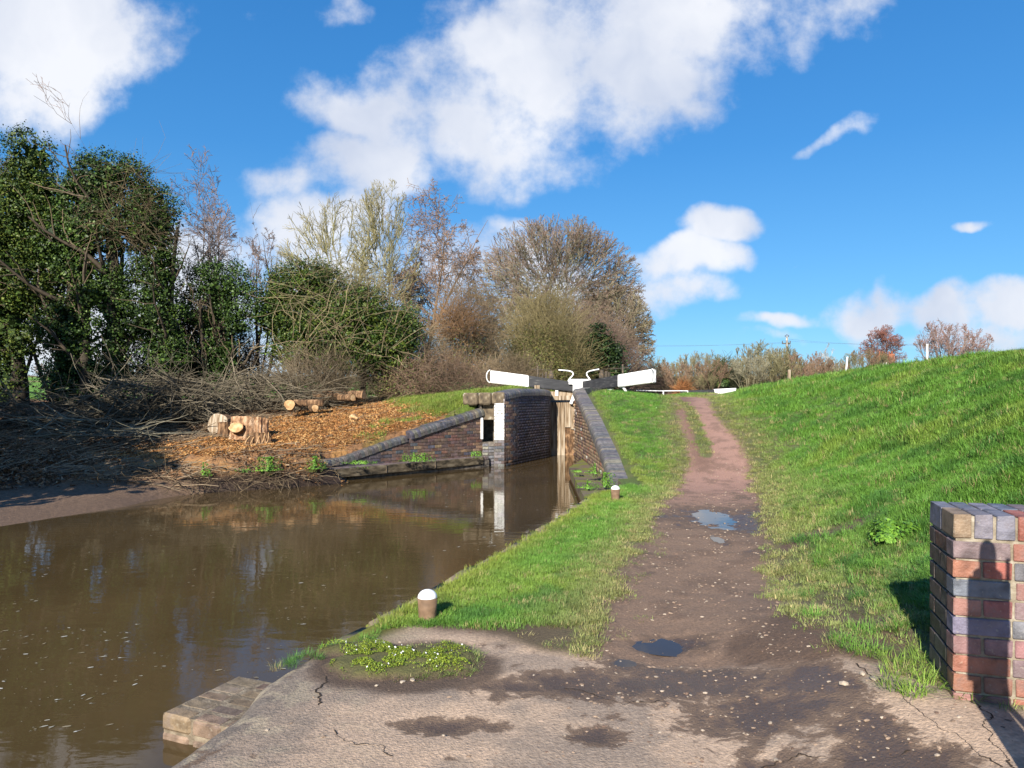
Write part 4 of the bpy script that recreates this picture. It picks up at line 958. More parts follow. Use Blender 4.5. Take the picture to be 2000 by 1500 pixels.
# upper gate: black beam with white end and its white rail
ug = empty('balance_beam', (11.4, 48, 2.0)); tag(ug, 'far black balance beam with white end resting across the top of the path', 'balance beam')
box('beam', (1.0, 0, .05), (2.25, .3, .34), M['black'], ug, ry=-.03, bev=.02); box('white_end', (2.85, 0, .14), (1.45, .32, .36), M['white'], ug, ry=-.05, bev=.02)
wr = empty('gate_rail', (9.3, 45, 2.0)); tag(wr, 'low white painted gate rail just showing above the grass left of the path', 'rail')
tube_path('rail', smooth_pts([(-1.5, 0, .16), (0, 0, .13), (1.6, 0, .13), (1.72, 0, .06), (1.76, 0, -.3)]), .03, M['white'], wr)
tube_path('rail_post', [(.2, 0, .12), (.2, 0, -.5)], .04, M['white'], wr)

# ---------------------------------------------------------------- vegetation
def norm(a): return a/(np.linalg.norm(a, axis=-1, keepdims=True)+1e-9)
def simulate(g, start, d, L, r, K, wander, up, taper=.75):
    N_ = len(start); pts = np.empty((N_, K+1, 3)); pts[:, 0] = start; d = norm(d.copy())
    for k in range(K):
        d = norm(d+wander*g.standard_normal((N_, 3))+np.array([0, 0, up])); pts[:, k+1] = pts[:, k]+d*(L/K)[:, None]
    rad = r[:, None]*(1-taper*np.linspace(0, 1, K+1)[None]); return pts, rad
def children(g, pts, rad, L, c, ang, lr, rr, tmin=.25, tmax=1.0, falloff=.5, asd=.2):
    N_, K1, _ = pts.shape; K = K1-1
    t_ = tmin+(tmax-tmin)*((np.arange(c)[None]+g.random((N_, c)))/c); f = t_*K; i = np.minimum(f.astype(int), K-1); w = f-i
    n_ = np.arange(N_)[:, None]; p = pts[n_, i]*(1-w[..., None])+pts[n_, i+1]*w[..., None]; dd = norm(pts[n_, i+1]-pts[n_, i])
    r0 = rad[n_, i]*(1-w)+rad[n_, i+1]*w
    rnd = norm(g.standard_normal(dd.shape)); perp = norm(rnd-(rnd*dd).sum(-1, keepdims=True)*dd); a = (ang+asd*g.standard_normal(t_.shape))[..., None]
    nd = dd*np.cos(a)+perp*np.sin(a); ln = L[:, None]*lr*(1.15-falloff*t_)*(.7+.6*g.random(t_.shape)); rr_ = np.minimum(r0*rr, r0)
    return p.reshape(-1, 3), nd.reshape(-1, 3), ln.ravel(), rr_.ravel()
def envelope_trim(start, d, L, env):
    c, rad = np.array(env[0]), np.array(env[1])*1.05; tip = start+norm(d)*L[:, None]
    q = np.linalg.norm((tip-c)/rad, axis=1); q0 = np.linalg.norm((start-c)/rad, axis=1)
    k = np.where(q > 1, np.clip((1.02-q0)/(q-q0+1e-6), .0, 1), 1); keep = k > .06; return keep, L*k
def grow(seed, trunks, levels, env=None):
    g = np.random.default_rng(seed); out = []
    s, d, L, r = [np.array(x, float) for x in zip(*[(t_[0], t_[1], t_[2], t_[3]) for t_ in trunks])]
    lv = levels[0]; pts, rad = simulate(g, s, d, L, r, lv['K'], lv['w'], lv['up'], lv.get('taper', .7)); out.append((pts, rad))
    for lv in levels[1:]:
        s, d, L2, r = children(g, pts, rad, L, lv['c'], lv['ang'], lv['lr'], lv['rr'], lv.get('tmin', .25), 1.0, lv.get('fall', .5)); r = np.maximum(r, lv.get('rmin', .004))
        if env is not None:
            kp, L2 = envelope_trim(s, d, L2, env); s, d, L2, r = s[kp], d[kp], L2[kp], r[kp]
        L = L2; pts, rad = simulate(g, s, d, L, r, lv['K'], lv['w'], lv['up'], lv.get('taper', .7)); out.append((pts, rad))
    return out
def tubes_obj(name, parent, sets, mat='bark', kind=None, origin=(0, 0, 0)):
    """sets: list of (pts, rad, sides, colour0, colour1 (tip))"""
    Vs = []; Fs = []; Cs = []; n = 0
    g = np.random.default_rng(len(name)+len(sets))
    for pts, rad, S, c0, c1 in sets:
        if len(pts) == 0: continue
        v_, f_ = tubes(pts-np.array(origin), rad, S); Vs.append(v_); Fs.append(f_+n); n += len(v_)
        N_, K1, _ = pts.shape; t_ = np.linspace(0, 1, K1)[None, :, None, None]; m_ = pts.mean(1); br = (.7+.45*g.random((N_, 1, 1, 1)))*(.62+.8*fbm(m_[:, 0]+m_[:, 1]*.5, m_[:, 2], .9, 4, 33))[:, None, None, None]
        c = (np.array(c0)*(1-t_)+np.array(c1)*t_)*br; Cs.append(np.broadcast_to(c, (N_, K1, S, 3)).reshape(-1, 3))
    me = arr_mesh(name, np.concatenate(Vs), np.concatenate(Fs)); set_col(me, np.concatenate(Cs)); o = link(name, me, M[mat], parent)
    if kind: tag(o, kind=kind)
    return o
def leaf_obj(name, parent, pos, size, cols, seed=0, nrm_bias=(0, 0, .5), origin=(0, 0, 0), mat='leaf', aspect=.75, kind=None):
    g = np.random.default_rng(seed); n = len(pos); nr = norm(g.standard_normal((n, 3))*.8+np.array(nrm_bias)); a = norm(np.cross(nr, g.standard_normal((n, 3)))); b = np.cross(nr, a)
    s = (size*(.55+.9*g.random(n)))[:, None]; P0 = pos-np.array(origin)
    fold = nr*s*.12
    V = np.stack([P0-a*s*.5, P0+b*s*.5*aspect+fold, P0+a*s*.5, P0-b*s*.5*aspect+fold], 1).reshape(-1, 3); F_ = np.arange(4*n).reshape(n, 4)
    me = arr_mesh(name, V, F_); set_col(me, np.repeat(cols, 4, 0)); o = link(name, me, M[mat], parent)
    if kind: tag(o, kind=kind)
    return o
def pick_cols(g, n, pal, var=.3):
    pal = np.array(pal); c = pal[g.integers(0, len(pal), n)]; return c*(1+var*(g.random((n, 1))*2-1))
def ground_z(x, y): return float(hL(np.array([[x]]), np.array([[y]]))[0, 0])

def bare_tree(name, lab, x, y, z, H, spread, seed, c0, c1, stems=1, lean=.25, dens=(9, 7, 6, 5), up=.05, env=None, twig=.006, cat='tree', group=None, base_r=.2, wander=.12, ang=.55, s1=6, tmin0=.3, first=.5, tip=None, fan=0, shell=0):
    t_ = empty(name, (x, y, z)); tag(t_, lab, cat, group); g = np.random.default_rng(seed)
    tr = []
    for k in range(stems):
        a = 2*math.pi*(k+g.random()*.6)/stems; ln = lean*(.5+.8*g.random()) if stems > 1 else lean*.1
        tr.append(((.12*stems**.5*math.cos(a)*(stems > 1), .12*stems**.5*math.sin(a)*(stems > 1), -.1), (math.cos(a)*ln, math.sin(a)*ln, 1), H*(.72+.25*g.random()) if stems > 1 else H*.93, base_r*(.8+.4*g.random())))
    env = env or ((0, 0, H*.56), (spread, spread, H*.47))
    if fan:
        tr = []
        for k in range(stems):
            th_ = fan*math.sqrt((k+.5)/stems)*(.9+.2*g.random()); a = 2.39996*k+g.random()*.5; dv_ = Vector((math.sin(th_)*math.cos(a), math.sin(th_)*math.sin(a), math.cos(th_)))
            c_, r_ = Vector(env[0]), Vector(env[1]); p0 = Vector((0, 0, .3)); lo, hi = 0, H*1.5
            for _ in range(18):
                md = (lo+hi)/2; q = p0+dv_*md-c_; inside = (q.x/r_.x)**2+(q.y/r_.y)**2+(q.z/r_.z)**2 < 1 or md < .5
                lo, hi = (md, hi) if inside else (lo, md)
            tr.append(((.25*math.cos(a)*th_, .25*math.sin(a)*th_, -.1), tuple(dv_+Vector((0, 0, -.12*th_))), lo*(.90+.12*g.random()), base_r*(.7+.5*g.random())))
    lv = [dict(K=9, w=wander*.5, up=.03, taper=.92), dict(c=dens[0], ang=ang, lr=first, rr=.5, K=7, w=wander, up=up, tmin=tmin0, taper=.8),
          dict(c=dens[1], ang=ang, lr=.5, rr=.55, K=5, w=wander*1.2, up=up, tmin=.2, taper=.7, rmin=twig*1.3), dict(c=dens[2], ang=ang*1.05, lr=.52, rr=.6, K=3, w=wander*1.6, up=up, tmin=.15, taper=.5, rmin=twig)]
    if dens[3]: lv.append(dict(c=dens[3], ang=ang*1.15, lr=.55, rr=.7, K=1, w=wander*2, up=up, tmin=.15, taper=.3, rmin=twig))
    o = grow(seed, [(a_, b_, c_ if fan else min(c_, H*(.80 if stems == 1 else .86)), d_) for a_, b_, c_, d_ in tr], lv, env)
    tubes_obj('trunk', t_, [(o[0][0], o[0][1], 6, c0, c0)])
    tubes_obj('branches', t_, [(o[1][0], o[1][1], 4, c0, c0), (o[2][0], o[2][1], 3, c0, c0)])
    cc1 = c1
    tw = [(o[3][0], np.maximum(o[3][1], twig*.8), 3, c0, cc1)]
    if dens[3]: tw.append((o[4][0], np.maximum(o[4][1], twig*.8), 3, cc1, tip or cc1))
    if shell:                                              # outer limbs that carry the twigs out to the rounded outline of the crown
        c_, r_ = np.array(env[0]), np.array(env[1]); dd_ = norm(g.standard_normal((shell, 3))*np.array([1, 1, .8])+np.array([0, 0, .35])); st_ = c_+dd_*r_*(.45+.2*g.random((shell, 1))); en_ = c_+dd_*r_*(.93+.07*g.random((shell, 1)))
        v_ = en_-st_; L0 = np.linalg.norm(v_, axis=1); p0_, q0_ = simulate(g, st_, v_+np.array([0, 0, -.15])*L0[:, None], L0, np.full(shell, .030), 5, .09, .03, .6)
        s1, d1, l1, r1_ = children(g, p0_, q0_, L0, 7, .5, .42, .6, .15, 1.0, .4); kp, l1 = envelope_trim(s1, d1, l1, env); s1, d1, l1, r1_ = s1[kp], d1[kp], l1[kp], r1_[kp]
        p1_, q1_ = simulate(g, s1, d1, l1, np.maximum(r1_, twig), 2, .15, .03, .5); s2, d2, l2, r2_ = children(g, p1_, q1_, l1, 4, .55, .6, .7, .2); kp, l2 = envelope_trim(s2, d2, l2, env); s2, d2, l2, r2_ = s2[kp], d2[kp], l2[kp], r2_[kp]
        p2_, q2_ = simulate(g, s2, d2, l2, np.maximum(r2_, twig), 1, .1, .02, .3)
        tw += [(p0_, q0_, 3, c0, c0), (p1_, q1_, 3, c0, cc1), (p2_, q2_, 3, cc1, tip or cc1)]
    tubes_obj('twigs', t_, tw)
    return t_, o
def env_px(cx, top, bot, wpx, Y):
    """ellipsoid from a pixel box"""
    return (wpx/2*Y/F_PX, (bot-top)/2*Y/F_PX)
PALE = (.30, .27, .17); OLIVE = (.22, .20, .10); GREYB = (.20, .17, .14); REDT = (.24, .13, .085); PINKT = (.33, .20, .17); ORNG = (.34, .17, .08)
trees = {}
# the big domed bare tree behind the lock
x, y, _ = P(1085, 760, 52); zb = 2.0
H = EYE+(HOR-432)*52/F_PX-zb
t_, o_ = bare_tree('bare_tree', 'broad domed bare tree with pale branches, centre, behind the lock gates', x, y, zb, H, 5.9, 11, (.25, .23, .15), (.25, .19, .14), fan=1.2, shell=330, stems=40, lean=.85, dens=(9, 6, 4, 2), up=.01, env=((0, 0, H*.52), (6.3, 5.0, H*.49)), twig=.017, base_r=.10, ang=.6, tmin0=.35, first=.34, wander=.09, tip=(.22, .145, .115))
x, y, _ = P(1195, 760, 50); H = EYE+(HOR-560)*50/F_PX-zb
bare_tree('bare_tree', 'lower spreading bare tree joined to the right side of the domed tree', x, y, zb, H, 3.0, 12, (.24, .22, .13), (.26, .21, .14), fan=1.25, shell=200, stems=22, lean=.6, dens=(7, 5, 4, 2), env=((.0, 0, H*.5), (2.9, 3.0, H*.52)), twig=.016, base_r=.1, ang=.55, wander=.14)
# reddish alder with catkins
x, y, _ = P(808, 720, 38); zb = 1.8; H = EYE+(HOR-335)*38/F_PX-zb
t_, o_ = bare_tree('alder_tree', 'tallest reddish brown bare tree with catkins, left of the domed tree', x, y, zb, H, 3.6, 13, (.20, .14, .10), (.30, .20, .14), stems=3, lean=.2, dens=(20, 8, 5, 3), up=-.01, env=((.15, 0, H*.5), (3.3, 3.0, H*.5)), twig=.012, base_r=.13, ang=.95, first=.36, tmin0=.22, wander=.13)
g_ = np.random.default_rng(5); tips = o_[-1][0][:, -1]; tips = tips[g_.random(len(tips)) < .14]
leaf_obj('catkins', t_, tips, .07, pick_cols(g_, len(tips), [(.2, .1, .07), (.26, .14, .09), (.14, .09, .07)]), 3, aspect=.5)
# pale multi-stemmed willows
x, y, _ = P(690, 720, 36)
for (px, top, sp, sd_, Y_, lab) in [(655, 385, 3.0, 21, 36, 'pale yellow green multi-stemmed bare tree fanning out above the ivy mound'), (750, 365, 1.9, 22, 37, 'slender pale bare tree between the fanning one and the reddish one')]:
    x, y, _ = P(px, 720, Y_); H = EYE+(HOR-top)*Y_/F_PX-1.8
    bare_tree('bare_tree', lab, x, y, 1.8, H, sp, sd_, (.24, .22, .10), (.31, .27, .15), fan=.8, shell=60, stems=18, lean=.5, dens=(8, 6, 4, 2), env=((0, 0, H*.52), (sp, 2.4, H*.5)), twig=.011, base_r=.07, ang=.36, first=.34, wander=.07, up=.04)
# thin bare trees between the ivy trees and the mound
for (px, top, sp, sd_, Y_, lab) in [(385, 315, 1.5, 31, 29, 'thin pinkish bare tree rising right beside the ivy clad trees'), (445, 425, 1.3, 32, 27, 'small spreading bare tree with dark crooked stem left of the ivy mound'), (15, 185, 1.6, 33, 27, 'wispy bare tree poking above the leftmost ivy clad tree'), (120,265,1.3,34,28,'wispy bare tree showing between the two ivy clad trees'), (495, 400, .9, 35, 28, 'lone thin bare sapling leaning right beside the ivy mound')]:
    x, y, _ = P(px, 760, Y_); H = EYE+(HOR-top)*Y_/F_PX-1.4
    bare_tree('bare_tree', lab, x, y, 1.4, H, sp, sd_, (.12, .09, .07) if sd_ != 31 else (.2, .15, .12), (.24, .17, .14), stems=4, lean=.3, dens=(12, 6, 5, 3), env=((0, 0, H*.58), (sp, sp, H*.46)), twig=.008, base_r=.075, ang=.6, wander=.16, up=.06)

# ivy clad trees on the left
def ivy_tree(name, lab, x, y, z, lumps, n, seed, trunks, pal, size=.085, cat='tree', hollow=.72, flat=.0, group=None):
    """lumps: ellipsoids (cx, cy, cz, rx, ry, rz) relative to the foot; leaves sit on broken clumps near their surface"""
    t_ = empty(name, (x, y, z)); tag(t_, lab, cat, group); g = np.random.default_rng(seed)
    lumps = np.array(lumps, float); area = lumps[:, 3]*lumps[:, 5]; ncl = np.maximum((area/area.sum()*n/55).astype(int), 3); pos = []; nb = []
    for lp_, m in zip(lumps, ncl):
        d = norm(g.standard_normal((m, 3))); d[:, 1] = -np.abs(d[:, 1])*.6+.4*d[:, 1]; rr = (hollow+(1.05-hollow)*g.random((m, 1))**.6)
        c = lp_[:3]+norm(d)*lp_[3:]*rr; cr = .22+.36*g.random((m, 1, 1))**1.5; k = g.standard_normal((m, 55, 3)); kk = norm(k)*g.random((m, 55, 1))**.5
        p = c[:, None]+kk*cr*np.array([1.15, 1.0, .75]); pos.append(p.reshape(-1, 3)); nb.append((kk*.7+d[:, None]*.4+np.array([0, -.15, .55])).reshape(-1, 3))
    cp_ = []
    for lp_ in lumps:
        if hollow < .5: break
        m = int(260*lp_[3]*lp_[5]/.9); k = norm(g.standard_normal((m, 3)))*g.random((m, 1))**.45; cp_.append(lp_[:3]+k*lp_[3:]*.78)
    pos = np.concatenate(pos); nb = np.concatenate(nb); ok = pos[:, 2] > .1; pos = pos[ok]; nb = nb[ok]
    if cp_:
        cp_ = np.concatenate(cp_); leaf_obj('inner_foliage', t_, cp_, .26, pick_cols(g, len(cp_), pal[:1]+pal[-1:], .3)*.8, seed+1, (0, -.2, .3))  # inner leaves take the darkest tones, crown shade put into their colour
    tone = (.55+.9*fbm(pos[:, 0]+pos[:, 1], pos[:, 2], 1.3, 4, seed))[:, None]; leaf_obj('foliage', t_, pos, size*(.8+.5*(nb[:, 2] < .2)), pick_cols(g, len(pos), pal, .35)*tone, seed, nb)
    tr = [((a, b, -.2), (c, d, 1), L, r) for a, b, c, d, L, r in trunks]
    o = grow(seed, tr, [dict(K=8, w=.06, up=.05, taper=.7), dict(c=9, ang=.8, lr=.38, rr=.5, K=5, w=.15, up=.1, tmin=.2), dict(c=5, ang=.8, lr=.5, rr=.6, K=4, w=.2, up=.05, rmin=.008)])
    tubes_obj('trunk', t_, [(o[0][0], o[0][1], 8, (.05, .04, .03), (.06, .05, .035))]); tubes_obj('branches', t_, [(o[1][0], o[1][1], 4, (.07, .055, .04), (.09, .07, .05)), (o[2][0], o[2][1], 3, (.13, .10, .07), (.2, .15, .09))])
    return t_
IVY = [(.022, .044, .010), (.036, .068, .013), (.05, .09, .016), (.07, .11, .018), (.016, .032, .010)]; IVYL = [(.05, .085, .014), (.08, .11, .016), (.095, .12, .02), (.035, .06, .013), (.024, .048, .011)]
def LPX(items, Y, foot):
    out = []
    for (px, py, rx, ry) in items: q = P(px, py, Y); k = Y/F_PX; out.append((q[0]-foot[0], 0, q[2]-foot[2], rx*k, max(rx*k*.75, .5), ry*k))
    return out
Y_ = 25.5; ft = (P(40, 780, Y_)[0], Y_, 1.35)
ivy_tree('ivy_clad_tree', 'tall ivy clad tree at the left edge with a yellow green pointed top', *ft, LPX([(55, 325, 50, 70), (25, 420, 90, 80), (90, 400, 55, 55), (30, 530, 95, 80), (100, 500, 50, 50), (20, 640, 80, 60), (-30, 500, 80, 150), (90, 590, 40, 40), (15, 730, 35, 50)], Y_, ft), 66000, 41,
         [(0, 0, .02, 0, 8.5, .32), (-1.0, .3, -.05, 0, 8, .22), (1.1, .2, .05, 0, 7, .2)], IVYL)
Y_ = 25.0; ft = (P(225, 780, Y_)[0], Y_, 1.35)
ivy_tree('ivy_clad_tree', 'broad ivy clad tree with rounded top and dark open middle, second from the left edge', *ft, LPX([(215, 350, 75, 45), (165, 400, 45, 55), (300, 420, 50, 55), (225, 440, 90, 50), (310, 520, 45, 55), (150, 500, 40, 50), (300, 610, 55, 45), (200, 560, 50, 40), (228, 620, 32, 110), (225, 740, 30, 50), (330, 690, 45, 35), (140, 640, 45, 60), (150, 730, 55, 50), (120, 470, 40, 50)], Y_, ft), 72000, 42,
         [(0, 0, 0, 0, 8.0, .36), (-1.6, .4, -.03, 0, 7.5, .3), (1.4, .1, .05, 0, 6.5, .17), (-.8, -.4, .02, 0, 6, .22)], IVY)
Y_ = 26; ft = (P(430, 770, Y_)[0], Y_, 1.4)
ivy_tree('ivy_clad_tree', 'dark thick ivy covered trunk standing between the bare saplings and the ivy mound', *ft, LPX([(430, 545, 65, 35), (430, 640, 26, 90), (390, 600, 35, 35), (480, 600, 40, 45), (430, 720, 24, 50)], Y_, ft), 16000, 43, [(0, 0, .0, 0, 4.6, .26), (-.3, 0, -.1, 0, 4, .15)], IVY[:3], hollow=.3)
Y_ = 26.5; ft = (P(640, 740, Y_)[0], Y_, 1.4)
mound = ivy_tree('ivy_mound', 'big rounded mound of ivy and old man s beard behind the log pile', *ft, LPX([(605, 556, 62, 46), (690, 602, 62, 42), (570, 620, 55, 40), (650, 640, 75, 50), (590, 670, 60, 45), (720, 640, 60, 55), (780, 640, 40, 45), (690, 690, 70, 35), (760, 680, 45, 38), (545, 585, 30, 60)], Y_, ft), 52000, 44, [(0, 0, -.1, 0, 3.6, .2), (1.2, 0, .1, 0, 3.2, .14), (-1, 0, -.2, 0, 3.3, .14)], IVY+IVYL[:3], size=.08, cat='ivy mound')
tag(mound, 'big rounded mound of ivy and dry climbers behind the cut logs', 'ivy mound')
Y_ = 38.4; ft = (P(1172, 752, Y_)[0], Y_, 1.9)
ivy_tree('evergreen_bush', 'dark evergreen bush behind the right balance beam', *ft, LPX([(1168, 645, 14, 24), (1152, 690, 30, 34), (1188, 675, 22, 26), (1200, 715, 18, 30), (1140, 725, 26, 22)], Y_, ft), 8000, 45, [(0, 0, 0, 0, 2.5, .1)], [(.018, .036, .010), (.028, .05, .012), (.012, .024, .008)], size=.13, cat='bush', hollow=.2)
Y_ = 30; ft = (P(900, 745, Y_)[0], Y_, 1.7)
# tangles of dry stems
def tangle(name, lab, x, y, z, n, size, seed, c0, c1, L=(.6, 1.8), r=.008, cat='bush', up=0.0, w=.22, dome=True, K=3, group=None, kind=None, dirs=None, upb=.6):
    t_ = empty(name, (x, y, z)) if False else None
    g = np.random.default_rng(seed); p = norm(g.standard_normal((n, 3))); p[:, 2] = np.abs(p[:, 2]) if dome else p[:, 2]
    p = p*(g.random((n, 1))**.42)*np.array(size)
    d = norm(g.standard_normal((n, 3))*np.array((1, .7, .6))+norm(p)*.22+np.array((.25, 0, upb)))
    if dirs is not None: d = norm(d*.5+np.array(dirs))
    ln = L[0]+(L[1]-L[0])*g.random(n); pts, rad = simulate(g, p, d, ln, r*(.6+.9*g.random(n)), K, w, up, .6)
    o = tubes_obj(name, None, [(pts, rad, 3, c0, c1)]); o.location = (x, y, z); tag(o, lab, cat, group, kind); return o
def px_tangle(px0, py0, px1, py1, Y, n, seed, lab, c0, c1, name='thicket', **k):
    cx = (px0+px1)/2; q = P(cx, py1, Y); kx = Y/F_PX; return tangle(name, lab, q[0], Y, q[2], n, ((px1-px0)/2*kx, min((px1-px0)/2*kx, 2.2), (py1-py0)*kx), seed, c0, c1, **k)
px_tangle(830, 560, 985, 745, 33, 4000, 51, 'brown thorny thicket between the ivy mound and the lock', (.17, .12, .075), (.24, .18, .11), r=.008, L=(.5, 1.5))
px_tangle(845, 590, 935, 660, 31.5, 600, 52, 'clump of orange brown twigs in the middle of the thicket', (.22, .13, .07), (.32, .19, .10), r=.007, L=(.5, 1.3))
px_tangle(975, 575, 1150, 755, 38, 5000, 53, 'olive brown wall of fine upright twigs directly behind the left balance beam', (.19, .155, .075), (.29, .24, .12), r=.009, L=(.7, 2.2), up=.02)
px_tangle(1080, 640, 1262, 760, 41, 3200, 54, 'dense brown twiggy hedge behind the lock gates and right beam', (.12, .085, .06), (.22, .15, .12), r=.009, L=(.6, 1.7))
px_tangle(1000, 600, 1240, 700, 44, 2600, 55, 'reddish brown twiggy growth under the domed tree', (.17, .13, .09), (.29, .2, .14), r=.010, L=(.8, 2.0))
px_tangle(520, 500, 760, 600, 27.2, 700, 56, 'pale dry climber stems trailing over the top of the ivy mound', (.20, .17, .09), (.34, .28, .15), r=.008, L=(.8, 2.0), up=-.03, w=.3, name='dry_climber', cat='climber', upb=-.1)
px_tangle(540, 560, 800, 700, 25.2, 150, 157, 'bare pale branches sticking out of the front of the ivy mound', (.20, .16, .09), (.30, .24, .14), r=.012, L=(.8, 2.2), w=.25, name='dry_climber', cat='climber')
px_tangle(190, 310, 330, 480, 24.4, 420, 57, 'web of pale dry stems hanging over the broad ivy clad tree', (.16, .12, .07), (.22, .17, .10), r=.006, L=(.8, 2.0), up=-.04, w=.3, name='dry_climber', cat='climber', upb=-.2)
px_tangle(700, 620, 860, 780, 28, 2200, 58, 'pale brambly tangle at the right foot of the ivy mound', (.20, .155, .09), (.32, .26, .16), r=.007, L=(.5, 1.5), up=-.03, w=.25)
px_tangle(530, 690, 720, 790, 25.5, 1800, 59, 'low brown bramble tangle below the ivy mound', (.14, .105, .07), (.24, .19, .12), r=.006, L=(.5, 1.4), up=-.04, w=.25)
px_tangle(740, 690, 960, 775, 27, 2400, 60, 'low reddish bramble bank left of the left balance beam', (.17, .105, .075), (.28, .20, .13), r=.006, L=(.4, 1.2), up=-.04, w=.28)
px_tangle(920, 700, 1075, 765, 30, 2000, 61, 'low brown scrub right behind the lock side grass', (.15, .11, .07), (.26, .2, .12), r=.007, L=(.4, 1.1), w=.25)
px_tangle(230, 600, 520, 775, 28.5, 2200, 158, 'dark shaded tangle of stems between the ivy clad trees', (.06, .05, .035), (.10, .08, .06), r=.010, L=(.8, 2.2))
g_ = np.random.default_rng(77)
def leaf_cloud(px0, py0, px1, py1, Y, n, seed, pal, size, lab, name='bramble_leaves'):
    g = np.random.default_rng(seed); q0 = P(px0, py1, Y); q1 = P(px1, py0, Y); p = norm(g.standard_normal((n, 3)))*g.random((n, 1))**.4; p[:, 2] = np.abs(p[:, 2])
    c = np.array([(q0[0]+q1[0])/2, Y, q0[2]]); pos = p*np.array([(q1[0]-q0[0])/2, 1.2, q1[2]-q0[2]]); o = leaf_obj(name, None, pos, size, pick_cols(g, n, pal, .3), seed); o.location = c; tag(o, lab, 'leaves', kind='stuff')
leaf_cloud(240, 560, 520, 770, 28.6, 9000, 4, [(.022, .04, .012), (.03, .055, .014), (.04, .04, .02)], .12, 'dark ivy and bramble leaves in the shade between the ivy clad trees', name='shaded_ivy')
leaf_cloud(700, 660, 900, 770, 27, 3500, 5, [(.10, .13, .03), (.16, .14, .05), (.07, .1, .02)], .06, 'small green bramble leaves at the right foot of the mound')
leaf_cloud(840, 600, 980, 745, 32, 3500, 7, [(.10, .12, .03), (.22, .13, .05), (.08, .09, .03)], .06, 'small green and rusty leaves in the brown thicket')
leaf_cloud(950, 620, 1160, 750, 36, 6000, 6, [(.10, .11, .03), (.17, .15, .05), (.07, .08, .02)], .08, 'small olive leaves and buds in the twiggy wall')
for i, (a, b, Y_, n_) in enumerate([(-260, 140, 20.5, 0)]): pass

# cut branches heaped on the bank
def brush(name, lab, px0, px1, pyb, pyt, Y, n, seed, L=(1.0, 3.2), r=.018, c0=(.10, .085, .06), c1=(.20, .17, .12), lie=.35, depth=1.2):
    g = np.random.default_rng(seed); x0 = (px0-1000)*Y/F_PX; x1 = (px1-1000)*Y/F_PX; hgt = (pyb-pyt)*Y/F_PX; cx = (x0+x1)/2; zb = EYE+(HOR-pyb)*Y/F_PX
    p = np.c_[(g.random(n)-.5)*(x1-x0), (g.random(n)-.5)*2*depth, g.random(n)**1.4*hgt]; edge = 1-(2*p[:, 0]/(x1-x0))**2; p[:, 2] *= np.clip(edge+.35, .3, 1)
    d = norm(np.c_[g.standard_normal(n), g.standard_normal(n)*.6, g.standard_normal(n)*lie+.05]); ln = L[0]+(L[1]-L[0])*g.random(n)**1.6; p -= d*ln[:, None]*.4
    p[:, 2] = np.maximum(p[:, 2], .02)
    pts, rad = simulate(g, p, d, ln, r*(.35+1.2*g.random(n)**2), 7, .13, -.015, .7); pts[:, :, 2] = np.maximum(pts[:, :, 2], .02)
    s, d2, l2, r2 = children(g, pts, rad, ln, 2, .6, .35, .6); p2, ra2 = simulate(g, s, d2, l2, np.maximum(r2, .004), 4, .18, -.02, .6)
    o = tubes_obj(name, None, [(pts, rad, 5, c0, c1), (p2, ra2, 3, c0, c1)]); o.location = (cx, Y, zb); tag(o, lab, 'brushwood'); return o
brush('brush_pile', 'heap of grey cut branches on the bank left of the big stump', 215, 415, 818, 735, 22, 520, 71)
brush('brush_pile', 'heap of cut branches behind the big stump and round logs', 400, 640, 800, 725, 24.5, 420, 72, c0=(.12, .10, .07), c1=(.24, .2, .14))
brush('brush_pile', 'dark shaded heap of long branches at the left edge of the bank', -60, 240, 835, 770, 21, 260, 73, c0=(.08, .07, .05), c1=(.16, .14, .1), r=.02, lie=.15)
brush('brush_pile', 'loose long sticks in front of the brushwood in the shade', 60, 300, 850, 822, 18.5, 60, 74, r=.022, lie=.08, c0=(.16, .15, .11), c1=(.2, .18, .13))
# twig litter all over the cleared bank (uncountable)
g_ = np.random.default_rng(80); n = 11500
xs = -15+13.5*g_.random(n); ys = 14.2+9.5*g_.random(n); keep = (water_side(xs, ys) < -.3) | (ys < 16.7); xs = xs[keep]; ys = ys[keep]
zz_ = hL(xs[:, None], ys[:, None])[:, 0]; keep = (zz_ > -.2) & ((xs < -8.2) | (g_.random(len(xs)) < .55)) & ~((chip_mask(xs, ys) > .5) & (g_.random(len(xs)) < .8)) & (grassL_mask(xs, ys) < .4) & (ys-14.0 > 1.1*(g_.random(len(xs)))**2+np.where(xs < -7, .3, 0)); xs, ys, zz_ = xs[keep], ys[keep], zz_[keep]; n = len(xs)
a = g_.normal(.1, .7, n); d = norm(np.c_[np.cos(a), np.sin(a), .12*g_.standard_normal(n)+.03]); ln = .2+.9*g_.random(n)**2
pts, rad = simulate(g_, np.c_[xs, ys, zz_+.015], d, ln, .006+.014*g_.random(n)**3, 3, .12, -.01, .5)
zg = hL(pts[:, :, 0], pts[:, :, 1]); pts[:, :, 2] = np.maximum(pts[:, :, 2], zg+.006)
tag(tubes_obj('twig_litter', None, [(pts, rad, 3, (.24, .17, .11), (.34, .26, .17))]), 'litter of thin dead twigs covering the cleared bank', 'twigs', kind='stuff')
